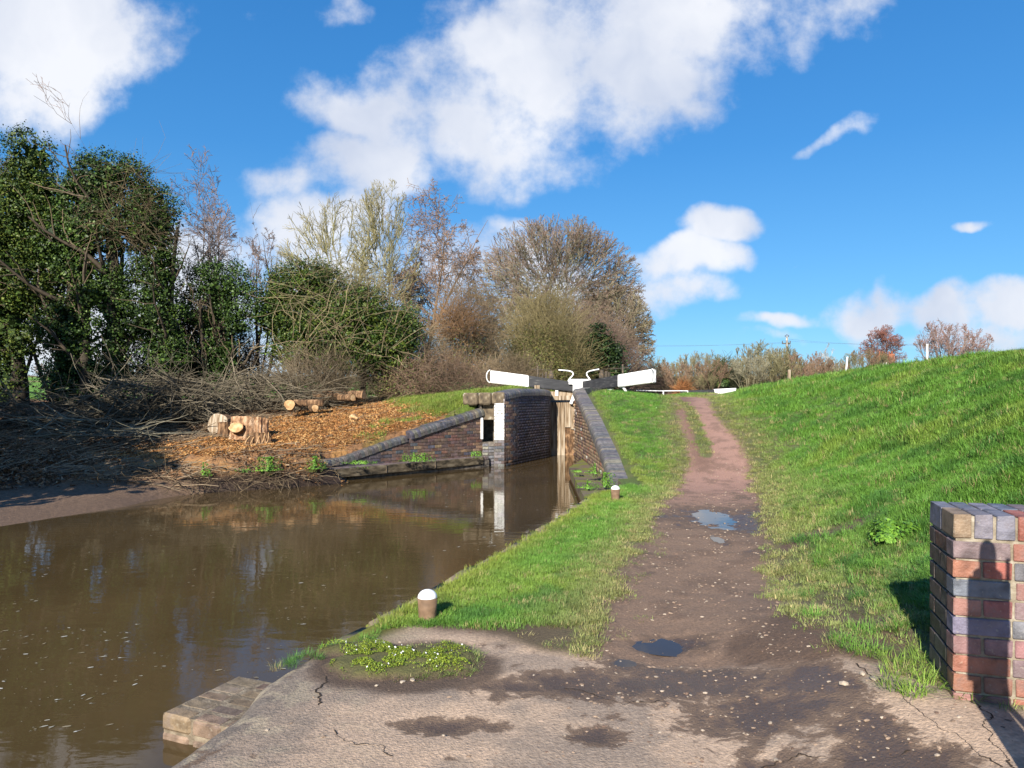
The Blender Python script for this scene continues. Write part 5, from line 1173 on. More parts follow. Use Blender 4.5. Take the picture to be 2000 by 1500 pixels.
# curling roots and stems hanging over the water line
n = 190; s_ = g_.random(n); line = np.array([(-8.3, 14.2), (-7.0, 14.7), (-6.2, 15.1), (-5.6, 15.4), (-5.0, 15.8), (-4.3, 16.4)]); tt = s_*(len(line)-1); i0 = np.minimum(tt.astype(int), len(line)-2); w = (tt-i0)[:, None]
p = line[i0]*(1-w)+line[i0+1]*w+g_.normal(0, .18, (n, 2)); z_ = hL(p[:, :1], p[:, 1:])[:, 0]
d = norm(np.c_[g_.normal(.1, .8, n), -.6+.4*g_.standard_normal(n), .2+.5*g_.standard_normal(n)]); pts, rad = simulate(g_, np.c_[p, np.maximum(z_, -.2)+.05], d, .3+.7*g_.random(n), .004+.008*g_.random(n)**2, 7, .28, -.10, .5)
tag(tubes_obj('hanging_roots', None, [(pts, rad, 3, (.10, .07, .045), (.2, .15, .09))]), 'curled dead stems and roots hanging over the water at the foot of the bank', 'roots', kind='stuff')

# stumps and logs
def log(px, py, Y, d, L, r, lab, name='cut_log', seed=0, barkc='stumpbark', zoff=None, tex=None):
    x, y, z = P(px, py, Y); g = np.random.default_rng(seed); zg = ground_z(x, y); z = max(z, zg+r*.8) if zoff is None else zg+zoff
    t_ = empty(name, (x, y, z)); tag(t_, lab, 'log'); d = Vector(d).normalized(); a = d.cross(Vector((0, 0, 1))).normalized(); b = d.cross(a)
    S = 20; prof = 1+.07*np.sin(np.arange(S)*2*math.pi/S*3+g.random()*6)+.04*g.standard_normal(S); K = 6; bm = bmesh.new(); rings = []
    for k in range(K):
        u_ = (k/(K-1)-.5)*L; rr = r*(1+.03*g.standard_normal()); rings.append([bm.verts.new(d*u_+(a*math.cos(2*math.pi*i/S)+b*math.sin(2*math.pi*i/S))*rr*prof[i]) for i in range(S)])
    for r0, r1 in zip(rings[:-1], rings[1:]):
        for i in range(S): bm.faces.new((r0[i], r0[(i+1) % S], r1[(i+1) % S], r1[i]))
    bmesh.ops.recalc_face_normals(bm, faces=bm.faces[:]); link('bark', bm_mesh(bm, 'bark', True), M[barkc], t_)
    for e, sg in ((0, -1), (K-1, 1)):
        bm = bmesh.new(); c = bm.verts.new(d*((e/(K-1)-.5)*L+sg*.004)); rg = [bm.verts.new(d*((e/(K-1)-.5)*L+sg*.002)+(a*math.cos(2*math.pi*i/S)+b*math.sin(2*math.pi*i/S))*r*.93*prof[i]) for i in range(S)]
        for i in range(S): bm.faces.new((c, rg[i], rg[(i+1) % S]))
        link('cut_face', bm_mesh(bm, 'cut_face'), M['cut'], t_)
    return t_
log(566, 791, 22.5, (.25, -.95, .05), .45, .17, 'single round log with a bright orange cut end facing the canal', seed=1)
log(655, 773, 24.5, (.9, .3, .0), 1.5, .16, 'longest mossy log of the row behind the wood chips', seed=2)
log(676, 777, 24.0, (.75, -.6, .0), .7, .12, 'thinner log lying in front of the longest one, dark end to the right', seed=3)
log(697, 772, 24.2, (.95, -.3, .0), .55, .15, 'short thick log at the right end of the row', seed=4)
log(602, 787, 23, (1, .1, 0), .9, .11, 'pale log lying flat between the round log and the row', seed=5)
log(612, 797, 22, (.5, -.8, 0), .35, .11, 'small reddish log end on the wood chips', seed=6)
# big stump, three pieces
sx, sy, _ = P(482, 850, 19.5); sz = ground_z(sx, sy)
st = empty('tree_stump', (sx, sy, sz)); tag(st, 'large freshly cut tree stump with a pale oval cut on its side', 'tree stump')
def stump_part(name, c, r, h, tilt, flare, seed, mat, parent, cut_tilt=(0, 0), cut=True, ax=1.0):
    g = np.random.default_rng(seed); S = 36; K = 9; ph = g.random(5)*6
    bm = bmesh.new(); rings = []
    for k in range(K):
        u_ = k/(K-1); ring = []
        for i in range(S):
            a = 2*math.pi*i/S; rr = r*(1+flare*(1-u_)**2.2*(1+.5*math.sin(3*a+ph[0])))*(1+.08*math.sin(4*a+ph[1])+.05*math.sin(9*a+ph[2])+.04*math.sin(17*a+ph[3])+.02*g.standard_normal())
            zz2 = h*u_; x_ = rr*math.cos(a)*ax+tilt[0]*zz2; y_ = rr*math.sin(a)+tilt[1]*zz2
            ring.append(bm.verts.new((c[0]+x_, c[1]+y_, c[2]+zz2+u_*(cut_tilt[0]*x_+cut_tilt[1]*y_)+(.03*g.standard_normal() if k == K-1 and not cut else 0))))
        rings.append(ring)
    for r0, r1 in zip(rings[:-1], rings[1:]):
        for i in range(S): bm.faces.new((r0[i], r0[(i+1) % S], r1[(i+1) % S], r1[i]))
    top = [v_.co.copy() for v_ in rings[-1]]; cv = bm.verts.new(sum(top, Vector())/S-Vector((0, 0, .02)))
    for i in range(S): bm.faces.new((rings[-1][i], rings[-1][(i+1) % S], cv))
    o = link(name, bm_mesh(bm, name, False), M[mat], parent)
    bm = bmesh.new(); cc_ = sum(top, Vector())/S; cv = bm.verts.new(cc_+Vector((0, 0, .008))); rg = [bm.verts.new(cc_+(p-cc_)*.93+Vector((0, 0, .008))) for p in top]
    for i in range(S): bm.faces.new((cv, rg[i], rg[(i+1) % S]))
    link('cut_face', bm_mesh(bm, 'cut_face'), M['cut'], o); return o
M['splint'] = noise_mat('torn_wood', [(.3, (.10, .05, .03)), (.48, (.34, .19, .10)), (.62, (.52, .35, .22)), (.75, (.62, .48, .34))], scale=5, bump=.8, rough=.9, stretch=(2, 2, 1.1), dist=.03)
stump_part('trunk', (0, .1, -.1), .40, .66, (.02, .0), .12, 1, 'splint', st, (-.06, -.25))
stump_part('side_trunk', (.30, .05, -.1), .23, .60, (.05, .0), .15, 2, 'splint', st, (.12, -.55))
# oval cut of a limb facing the canal
fc = Vector((.08, -1, .28)).normalized(); fa = fc.cross(Vector((0, 0, 1))).normalized(); fb = fa.cross(fc)
def disc(name, c, n_, rx, ry, th, mat, parent, rag=.04, seed=0):
    g = np.random.default_rng(seed); n_ = Vector(n_).normalized(); a_ = n_.cross(Vector((0, 0, 1))).normalized(); b_ = a_.cross(n_); S = 22; bm = bmesh.new(); c = Vector(c)
    pr = [1+rag*g.standard_normal() for _ in range(S)]; r0 = [bm.verts.new(c+(a_*rx*math.cos(2*math.pi*i/S)+b_*ry*math.sin(2*math.pi*i/S))*pr[i]) for i in range(S)]
    r1 = [bm.verts.new(v_.co*1-n_*th+(v_.co-c)*.12) for v_ in r0]; bm.faces.new(r0); 
    for i in range(S): bm.faces.new((r0[i], r1[i], r1[(i+1) % S], r0[(i+1) % S]))
    bmesh.ops.recalc_face_normals(bm, faces=bm.faces[:]); return link(name, bm_mesh(bm, name), M[mat], parent)
disc('limb_stub', (-.12, -.45, .36), fc, .18, .14, .35, 'stumpbark', st, seed=3); disc('cut_face', (-.12, -.46, .363), fc, .165, .125, .01, 'cut', st, seed=3)
st2 = empty('tree_stump', P(505, 848, 18.9)); st2.location.z = ground_z(st2.location.x, st2.location.y); tag(st2, 'low stump with pale sawn top and twigs, right in front of the large stump', 'tree stump')
stump_part('trunk', (0, 0, -.1), .20, .34, (.05, -.05), .2, 4, 'stumpbark', st2, (.0, -.25), ax=1.6)
for k in range(5):
    a = -2.2+k*.5; tube_path('twig', smooth_pts([(.1+.1*k-.2, -.1, .3), (.1*k-.15+.1*math.cos(a), -.3, .1), (.12*k-.2, -.42, -.05)]), .012, M['cut'], st2, S=5)
rd = P(425, 812, 20.2); rl = empty('cut_log', (rd[0], rd[1], ground_z(rd[0], rd[1])+.28)); tag(rl, 'upright grey log disc with a black disc for its dark hollow, left of the large stump', 'log')
disc('bark', (0, 0, 0), (-.15, -1, .12), .30, .31, .40, 'stumpbark', rl, seed=5); disc('cut_face', (0, -.006, 0), (-.15, -1, .12), .28, .29, .01, 'timber_grey', rl, seed=5); disc('hollow', (.09, -.012, .03), (-.15, -1, .12), .09, .14, .005, 'black', rl, .1, seed=6)  # flat black disc stands for the darkness inside the log
rd = P(440, 832, 19.9); sb = empty('tree_stump', (rd[0], rd[1], ground_z(rd[0], rd[1]))); tag(sb, 'small reddish stump at the left foot of the large stump', 'tree stump'); stump_part('trunk', (0, 0, -.1), .17, .5, (0, 0), .1, 8, 'stumpbark', sb, (0, -.1))
# crooked dead root lying on the chips
rd = P(685, 812, 21); rt = tube_path('dead_root', smooth_pts([(0, 0, .02), (.12, -.1, .06), (.10, -.25, .05), (.22, -.42, .03), (.32, -.6, .0)]), [.07]*12+[.055]*6+[.04]*6+[.03], M['cut'], None, loc=(rd[0], rd[1], ground_z(rd[0], rd[1])+.05)); tag(rt, 'crooked pale root lying on the orange wood chips', 'root')
# ---------------------------------------------------------------- scattered ground cover (instances)
def scatter(name, protos, pos, scale, rz, cols, lab, cat, mat, tilt=None):
    pc = bpy.data.collections.new(name+'_kinds')
    for i, m_ in enumerate(protos): o = bpy.data.objects.new('%s_kind' % name, m_); pc.objects.link(o)
    me = bpy.data.meshes.new(name); me.vertices.add(len(pos)); me.vertices.foreach_set('co', np.asarray(pos, np.float32).ravel())
    set_col(me, cols); set_f(me, scale, 'sc'); rot = np.zeros((len(pos), 3), np.float32); rot[:, 2] = rz
    if tilt is not None: rot[:, :2] = tilt
    a = me.attributes.new('rot', 'FLOAT_VECTOR', 'POINT'); a.data.foreach_set('vector', rot.ravel())
    o = link(name, me, mat); tag(o, lab, cat, kind='stuff')
    ng = bpy.data.node_groups.new(name, 'GeometryNodeTree'); ng.interface.new_socket('Geometry', in_out='INPUT', socket_type='NodeSocketGeometry'); ng.interface.new_socket('Geometry', in_out='OUTPUT', socket_type='NodeSocketGeometry')
    N = ng.nodes; L = ng.links; gi = N.new('NodeGroupInput'); go = N.new('NodeGroupOutput'); ip = N.new('GeometryNodeInstanceOnPoints'); ci = N.new('GeometryNodeCollectionInfo')
    ci.inputs['Collection'].default_value = pc; ci.inputs['Separate Children'].default_value = True; ci.inputs['Reset Children'].default_value = True
    def na(n_, t): q = N.new('GeometryNodeInputNamedAttribute'); q.data_type = t; q.inputs['Name'].default_value = n_; return q.outputs['Attribute']
    mp = N.new('GeometryNodeMeshToPoints'); L.new(gi.outputs[0], mp.inputs[0]); L.new(mp.outputs[0], ip.inputs['Points']); L.new(ci.outputs[0], ip.inputs['Instance']); ip.inputs['Pick Instance'].default_value = True
    er = N.new('FunctionNodeEulerToRotation'); L.new(na('rot', 'FLOAT_VECTOR'), er.inputs[0]); L.new(er.outputs[0], ip.inputs['Rotation']); L.new(na('sc', 'FLOAT'), ip.inputs['Scale'])
    rv = N.new('FunctionNodeRandomValue'); rv.data_type = 'INT'
    for s_ in rv.inputs:
        if s_.name == 'Max' and s_.type == 'INT': s_.default_value = len(protos)-1
        if s_.name == 'Min' and s_.type == 'INT': s_.default_value = 0
    out = [s_ for s_ in rv.outputs if s_.type == 'INT'][0]; L.new(out, ip.inputs['Instance Index'])
    L.new(ip.outputs[0], go.inputs[0]); md = o.modifiers.new('scatter', 'NODES'); md.node_group = ng
    return o
def blade_tuft(seed, n, R_, h, w, lean, mat):
    """n curved blades, each 2 quads + a tip"""
    g = np.random.default_rng(seed); a = g.random(n)*2*math.pi; rr = R_*np.sqrt(g.random(n)); b = np.c_[rr*np.cos(a), rr*np.sin(a), np.full(n, -.01)]
    da = a+g.normal(0, 1.0, n); ln = h*(.5+.7*g.random(n)); le = lean*(.3+1.0*g.random(n)); dx_ = np.c_[np.cos(da), np.sin(da), np.zeros(n)]; sd_ = np.c_[-np.sin(da), np.cos(da), np.zeros(n)]
    V = []; ts = (0, .45, .8, 1.0)
    for t_ in ts:
        c = b+dx_*(ln*le*t_**1.8)[:, None]+np.array([0, 0, 1])*(ln*(t_-.35*le*t_**2))[:, None]; ww = w*(1-t_**1.6*.92)
        V += [c-sd_*ww/2, c+sd_*ww/2]
    V = np.stack(V, 1).reshape(-1, 3); base = (np.arange(n)*8)[:, None]; F_ = np.concatenate([base+np.array([[0, 1, 3, 2]]), base+np.array([[2, 3, 5, 4]]), base+np.array([[4, 5, 7, 6]])])
    me = arr_mesh('tuft', V, F_); me.materials.append(mat); return me
M['inst'].node_tree.nodes['Principled BSDF'].inputs['Subsurface Weight'].default_value = 0
lush = [blade_tuft(i, 34, .085, .070, .0052, .7, M['inst']) for i in range(4)]
shortt = [blade_tuft(10+i, 30, .075, .035, .0045, .9, M['inst']) for i in range(3)]
def grass_cols(g, n, X, Y, worn, pal_f=None):
    f = fbm(X, Y, .8, 4, 61); f2 = fbm(X, Y, 2.6, 3, 62)
    base = np.array((.118, .25, .036)); yel = np.array((.23, .30, .05)); dk = np.array((.055, .15, .030)); dead = np.array((.34, .29, .13)); wornc = np.array((.21, .22, .075))
    c = np.zeros((n, 3)); c[:] = base; c = cmix(c, yel, sstep(.52, .7, f)*.55); c = cmix(c, dk, sstep(.52, .7, f2)*.7); c = cmix(c, wornc, worn)
    m = (g.random(n) < .05+.13*worn); c[m] = dead; c *= (.75+.5*g.random((n, 1))); return c
g_ = np.random.default_rng(90)
def rnd_region(n, ymin, ymax, tmax):
    """points in front of the camera, density falling with distance"""
    Y = ymin*(ymax/ymin)**g_.random(n); return Y
# --- towpath side grass
P_ = []
N0 = 150000
Y = 3.0*(40/3.0)**(g_.random(N0)**.85); half = (.74*Y+.5); X = -half+2*half*g_.random(N0)
xe = path_interp(EDGE, Y); ok = (X > xe+.10+.18*g_.random(N0)*(Y < 12.6)) & (X < 13+.16*Y); X, Y = X[ok], Y[ok]
ok = ~((Y > 13.2) & (X < path_interp(EDGE, Y)+.36)); X, Y = X[ok], Y[ok]
path, conc, strip, xl, xr, n1, n2, n3 = masks(X, Y)
wornd = np.clip(1-np.minimum(np.abs(X-xl)*1.5, np.abs(X-xr))/(.6+.8*n1), 0, 1)
worn = np.clip(np.maximum(wornd, strip), 0, 1)
# right of the near path the turf is thin and trodden
thin = sstep(1.0, .2, (X-xr)/(1.3+1.6*n1))*(X > xr)*sstep(10, 5, Y)
dens = (1-path)*(1-conc)*np.clip(1-.82*thin*sstep(.38, .55, n2+.15*(n3-.5)), 0, 1)*(1-.45*wornd*sstep(.42, .55, n2))
dens = dens*np.where((X < xl) & (Y < 5.3), sstep(.3, .8, sstep(4.9, 5.2, Y+.25*(n2-.5))+0), 1)
b2 = sstep(1.1, .5, ((X-1.95)/.45)**2+((Y-4.3)/.6)**2+1.6*(n2-.5)); dens = dens*(1-.9*b2)
b3 = sstep(1.1, .6, ((X-3.2)/.6)**2+((Y-7.3)/.35)**2+1.6*(n2-.5)); dens = dens*(1-.9*b3)
nb_ = sstep(.44, .54, fbm(X, Y, 2.6, 4, 95)+.12*(n3-.5))*sstep(6.2, 5.0, Y)*(X > xr)*sstep(2.6, 1.9, X-.1*(Y-3)); dens = dens*(1-.88*nb_)
inp = (np.abs((X-2.063)*.953-(Y-3.35)*.302-.75) < .77) & (np.abs((X-2.063)*.302+(Y-3.35)*.953-.21) < .25)
dens = np.where(inp, 0, dens)
ok = g_.random(len(X)) < dens; X, Y, worn = X[ok], Y[ok], worn[ok]
Z = near_detail(X[:, None], Y[:, None], hR(X[:, None], Y[:, None]), masks(X[:, None], Y[:, None]))[:, 0]
hill = sstep(.2, 1.6, X-path_interp(PR0, Y))
s = (.75+.5*g_.random(len(X)))*(1+.055*np.maximum(Y-5, 0))
isl = (g_.random(len(X)) > worn*1.1-.15)
cols = grass_cols(g_, len(X), X, Y, worn)
cols = cmix(cols, (.27, .26, .04), np.clip(np.exp(-((X-path_interp(EDGE, Y))/.35)**2)*(Y < 12.5)*.65, 0, 1))
cols = cmix(cols, (.22, .24, .06), np.clip(np.exp(-((X-path_interp(EDGE, Y)-.4)/.2)**2)*(Y > 13.2)*.5, 0, 1))
rot = g_.random(len(X))*2*math.pi
tl = g_.normal(0, .12, (len(X), 2))
scatter('grass', lush, np.c_[X, Y, Z][isl], (s*(.62+.75*hill*sstep(.35, .7, fbm(X, Y, 1.6, 3, 66))))[isl], rot[isl], cols[isl], 'lush green grass on the towpath strip and the sloping bank', 'grass', M['inst'], tl[isl])
scatter('short_grass', shortt, np.c_[X, Y, Z][~isl], s[~isl]*1.0, rot[~isl], cols[~isl], 'short trodden grass along the muddy path', 'grass', M['inst'], tl[~isl])
# long tussocks on the bank and beside the pier
tall = [blade_tuft(30+i, 46, .08, .125, .0055, 1.4, M['inst']) for i in range(3)]
n = 2600; Y = 3.4*(14/3.4)**g_.random(n); X = path_interp(PR0, Y)+.35+(.74*Y+.4-path_interp(PR0, Y))*g_.random(n); ok = (X < .74*Y+.5) & (fbm(X, Y, 1.3, 3, 67) > .45) & ~((np.abs((X-2.063)*.953-(Y-3.35)*.302-.75) < .85) & (np.abs((X-2.063)*.302+(Y-3.35)*.953-.21) < .33)); X, Y = X[ok], Y[ok]
ex = [hit(1770, 1325), hit(1800, 1290), hit(1740, 1290), hit(1785, 1345), hit(1700, 1270), hit(1830, 1330), hit(1850, 1352), hit(1760, 1230), hit(1795, 1215), hit(1805, 1175), hit(1690, 1165), hit(1660, 1110), hit(1600, 1205), hit(1560, 1165), hit(1640, 1255), hit(1715, 1240)]
ex += [hit(px, py) for px, py in [(560, 1300), (575, 1290), (548, 1305), (600, 1285), (700, 1248), (730, 1240), (690, 1255), (755, 1225), (660, 1262), (860, 1190), (885, 1185), (820, 1218), (845, 1222)]]
ex = np.array(ex); nex = len(ex); exx = np.repeat(ex, 3, 0)+g_.normal(0, .05, (nex*3, 2)); sc_e = np.full(len(exx), .8)+.3*g_.random(len(exx)); sc_e[16*3:] *= .55
X = np.r_[X, exx[:, 0]]; Y = np.r_[Y, exx[:, 1]]; ok = X > path_interp(EDGE, Y)-.05; 
Z = hR(X, Y); s = np.r_[.5+.4*g_.random(len(X)-len(exx)), sc_e*.75]
cols = grass_cols(g_, len(X), X, Y, np.zeros(len(X))); scatter('long_grass', tall, np.c_[X, Y, Z][ok], s[ok], g_.random(len(X))[ok]*6.28, cols[ok], 'longer grass tussocks on the bank and beside the brick wall end', 'grass', M['inst'])
# sprigs on the thin turf and the moss patch
n = 5200; Y = 3.6*(9/3.6)**g_.random(n); X = path_interp(PL, Y)-.4+(3.6)*g_.random(n); pm = masks(X, Y)
xr_ = pm[4]; kd = np.where(X > xr_-.1, .55, .0)*sstep(.45, .6, fbm(X, Y, 4, 3, 68))*(1-pm[1])+.25*np.exp(-((X-pm[3])/.22)**2)*(1-pm[1])
ok = g_.random(n) < kd; X, Y = X[ok], Y[ok]
mc_ = G(800, 1297, 0); n = 1300; Xm = mc_[0]+.12+g_.normal(0, .3, n); Ym = mc_[1]+g_.normal(0, .2, n); ok = (moss_patch(Xm, Ym) > .3) & ((Xm > mc_[0]-.1) | (g_.random(n) < .35)) & (Xm > path_interp(EDGE, Ym)+.15); X = np.r_[X, Xm[ok]]; Y = np.r_[Y, Ym[ok]]
Z = near_detail(X[:, None], Y[:, None], hR(X[:, None], Y[:, None]), masks(X[:, None], Y[:, None]))[:, 0]
scatter('grass_sprigs', shortt, np.c_[X, Y, Z], .6+.6*g_.random(len(X)), g_.random(len(X))*6.28, grass_cols(g_, len(X), X, Y, np.full(len(X), .6)), 'thin sprigs of grass on the bare trodden soil', 'grass', M['inst'])
# --- lock side grass on the far bank
n = 26000; X = -5+9*g_.random(n); Y = 18+12*g_.random(n); ok = (water_side(X, Y) < -.36) & (g_.random(n) < grassL_mask(X, Y)*1.1); X, Y = X[ok], Y[ok]; Z = hL(X[:, None], Y[:, None])[:, 0]
cols = grass_cols(g_, len(X), X, Y, np.full(len(X), .15)); cols = cmix(cols, (.27, .27, .05), .35*np.ones(len(X)))
scatter('lock_side_grass', shortt+lush[:1], np.c_[X, Y, Z], 1.5+.8*g_.random(len(X)), g_.random(len(X))*6.28, cols, 'short yellow green grass on top of the lock wall and wing wall', 'grass', M['inst'])
# --- wood chips
def chip_mesh(seed):
    g = np.random.default_rng(seed); V = []; F_ = []
    for k in range(9):
        c = g.normal(0, .07, 3); c[2] = abs(c[2])*.2+.005; a = norm(g.standard_normal((1, 3))*np.array([1, 1, .35]))[0]*(.015+.022*g.random()); b = norm(np.cross(a, g.standard_normal(3)+np.array([0, 0, 2]))[None])[0]*(.006+.008*g.random())
        V += [c-a-b, c+a-b*.6, c+a+b*.7, c-a*.8+b]; F_.append([4*k, 4*k+1, 4*k+2, 4*k+3])
    me = arr_mesh('chips', V, F_); me.materials.append(M['chip']); return me
n = 46000; X = -10+9.2*g_.random(n); Y = 15.8+10.5*g_.random(n); ok = (water_side(X, Y) < -.30) | (Y < 16.8); X, Y = X[ok], Y[ok]; ok = g_.random(len(X)) < chip_mask(X, Y)*(1-grassL_mask(X, Y)); X, Y = X[ok], Y[ok]; Z = hL(X[:, None], Y[:, None])[:, 0]
cols = pick_cols(g_, len(X), [(.42, .22, .075), (.36, .17, .06), (.5, .31, .13), (.25, .12, .05), (.42, .19, .06)], .3)
scatter('wood_chips', [chip_mesh(i) for i in range(4)], np.c_[X, Y, Z], .62+.5*g_.random(len(X)), g_.random(len(X))*6.28, cols, 'orange wood chips spread over the cleared bank', 'wood chips', M['chip'])
# --- brown leaf litter and crumbs of bark over the shaded bank
n = 30000; X = -17+14*g_.random(n); Y = 12.6+10*g_.random(n); ok = ((water_side(X, Y) < -.30) | (Y < 16.8)) & (g_.random(n) > .8*grassL_mask(X, Y)) & (fbm(X, Y, 1.1, 4, 96) > .40); X, Y = X[ok], Y[ok]; Z = hL(X[:, None], Y[:, None])[:, 0]; ok = (Z > -.12) & (g_.random(len(X)) < sstep(-.15, .12, Z)) & (g_.random(len(X)) > .97*chip_mask(X, Y)) & (g_.random(len(X)) < .22+.78*sstep(-7.6, -9.4, X)); X, Y, Z = X[ok], Y[ok], Z[ok]
scatter('leaf_litter', [chip_mesh(20+i) for i in range(4)], np.c_[X, Y, Z], 1.0+1.0*g_.random(len(X)), g_.random(len(X))*6.28, pick_cols(g_, len(X), [(.16, .09, .05), (.10, .06, .035), (.22, .13, .07), (.07, .045, .03), (.26, .19, .12)], .3), 'brown leaf litter and bark crumbs over the shaded bank', 'leaf litter', M['chip'])
# --- pebbles on the path
def pebble(seed):
    g = np.random.default_rng(seed); bm = bmesh.new(); bmesh.ops.create_icosphere(bm, subdivisions=1, radius=1)
    for v_ in bm.verts: v_.co = Vector((v_.co.x*1.2, v_.co.y*.85, v_.co.z*.5))*(1+.18*g.standard_normal())
    me = bm_mesh(bm, 'pebble'); me.materials.append(M['pebble']); return me
n = 9000; Y = 2.9*(16/2.9)**g_.random(n); X = path_interp(PL, Y)-.3+2.6*g_.random(n); extra = g_.random(n) < .25; X = np.where(extra & (Y < 5.5), -1.2+4.4*g_.random(n), X); pm = masks(X, Y)
ok = (g_.random(n) < np.maximum(pm[0], pm[1]*.45)*sstep(.40, .6, pm[6]+.1)) & (X > path_interp(EDGE, Y)+.15); X, Y = X[ok], Y[ok]
Z = near_detail(X[:, None], Y[:, None], hR(X[:, None], Y[:, None]), masks(X[:, None], Y[:, None]))[:, 0]
scatter('pebbles', [pebble(i) for i in range(4)], np.c_[X, Y, Z], .0025+.009*g_.random(len(X))**4*(1+.06*Y), g_.random(len(X))*6.28, pick_cols(g_, len(X), [(.24, .17, .12), (.28, .2, .14), (.17, .11, .08), (.36, .29, .22)], .25), 'small stones and grit in the path and on the concrete', 'pebbles', M['pebble'])
for i, (px, py, r_) in enumerate([(1708, 1327, .024), (1684, 1316, .020), (1648, 1336, .022), (786, 1334, .016), (806, 1330, .017), (736, 1341, .010), (1710, 1175, .022), (866, 1437, .008)]):
    x_, y_ = hit(px, py); z_ = float(hR(x_, y_)); me = pebble(50+i).copy(); me.materials.clear(); M.setdefault('pale', noise_mat('pale_stone', [(.3, (.32, .25, .18)), (.7, (.5, .42, .33))], scale=20, bump=.3)); me.materials.append(M['pale'])
    o = link('stone', me, None, None, (x_, y_, z_+.003), (0, 0, i*1.3), (r_, r_, r_)); 
    tag(o, ['largest pale stone left of the brick wall end on the concrete', 'pale stone left of the largest one by the brick wall end', 'third pale stone in the mud towards the path centre', 'white flint on the lower rim of the moss patch', 'small white flint beside the moss patch flint', 'tiny white round stone below the moss patch', 'pale stone on the bare soil left of the brick wall shadow', 'tiny pale stone in the wet patch on the concrete'][i], 'stone', 'loose pale stones lying on the ground')
# --- foam flecks and leaves floating on the canal
def fleck(seed):
    g = np.random.default_rng(seed); k = 7; a = np.arange(k)*2*math.pi/k; r = (1+.3*g.standard_normal(k)); V = [(r[i]*math.cos(a[i]), .35*r[i]*math.sin(a[i]), 0) for i in range(k)]; me = arr_mesh('fleck', V, [list(range(k))]); me.materials.append(M['pebble']); return me
n = 2100; Y = 4.2*(20/4.2)**(g_.random(n)**1.3); X = (-.74+.9*g_.random(n))*Y; ok = (X < np.interp(Y, [p[1] for p in EDGE], [p[0] for p in EDGE])-.15) & (water_side(X, Y) > .1) & ~((Y > 12.5) & (X < -4)) & (fbm(X+.35*Y, Y*2.2, .9, 3, 71) > .50) & ~((Y > 9.5) & (X < -6.5)); X, Y = X[ok], Y[ok]
scatter('floating_flecks', [fleck(i) for i in range(4)], np.c_[X, Y, np.full(len(X), WZ+.004)], .005+.022*g_.random(len(X))**3, g_.normal(.35, .4, len(X)), pick_cols(g_, len(X), [(.32, .30, .24), (.24, .2, .13), (.42, .41, .36)], .2), 'pale foam flecks and bits drifting on the brown canal', 'foam', M['pebble'])
# --- leafy weeds: celandine clumps on the bank, weeds on the ledges
def weed(px, py, Y, w_, h_, n, seed, lab, pal=((.10, .22, .028), (.14, .27, .032), (.06, .14, .02)), size=.03, z=None, group='bright green weeds along the water'):
    n = n*3; x, y, zz3 = P(px, py, Y); g = np.random.default_rng(seed); p = norm(g.standard_normal((n, 3)))*g.random((n, 1))**.5; p[:, 2] = np.abs(p[:, 2]); pos = p*np.array([w_, .18, h_])
    t_ = empty('weed_clump', (x, y, zz3 if z is None else z)); tag(t_, lab, 'weeds', group); pos = pos+.05*np.sin(pos*23+seed); leaf_obj('leaves', t_, pos, size, pick_cols(g, n, pal, .25), seed, (0, -.3, .8), aspect=.9)
    st_ = np.c_[g.normal(0, w_*.3, 14), g.normal(0, .05, 14), np.full(14, -.08)]; pts, rad = simulate(g, st_, norm(np.c_[g.normal(0, .6, 14), g.normal(0, .3, 14), np.ones(14)]), np.full(14, h_*1.0), np.full(14, .004), 3, .1, 0, .5)
    tubes_obj('stems', t_, [(pts, rad, 3, (.14, .2, .05), (.15, .28, .05))])
weed(480, 925, 15.75, .22, .22, 230, 1, 'left clump of the three bright green weeds on the bank edge')
weed(524, 922, 15.7, .27, .40, 420, 2, 'largest bright green weed clump, in the middle on the bank edge')
weed(616, 915, 16.3, .22, .28, 260, 3, 'bright green weed clump beside the end of the timber beam')
weed(402, 925, 15.2, .14, .22, 60, 4, 'single spindly green plant on the bank left of the weeds', size=.04)
weed(815, 897, 18.3, .50, .13, 380, 5, 'green weeds growing in the middle of the mossy timber beam', size=.028)
weed(930, 890, 19.9, .16, .09, 90, 6, 'small weed tuft at the right end of the timber beam', size=.028)
weed(705, 908, 17.0, .45, .06, 200, 7, 'low weeds on the left part of the timber beam', size=.024)
weed(1128, 925, 15.8, .12, .14, 150, 8, 'weed tuft at the far end of the mossy ledge', size=.026)
weed(1160, 925, 14.9, .16, .22, 200, 9, 'weed tuft against the brickwork in the middle of the ledge', size=.026)
weed(1150, 950, 13.4, .22, .12, 190, 10, 'feathery green weeds on the near part of the ledge', size=.024)
weed(1186, 945, 13.5, .13, .24, 220, 11, 'upright green weeds near the foot of the coping', size=.026)
x_, y_ = hit(1745, 1060); weed(0, 0, 1, .24, .10, 330, 12, 'patch of round leaved weeds in the bank grass left of the brick wall end', size=.03, group=None); q = [o for o in bpy.data.objects if o.name.startswith('weed_clump')][-1]; q.location = (x_, y_, float(hR(x_, y_))+.05)
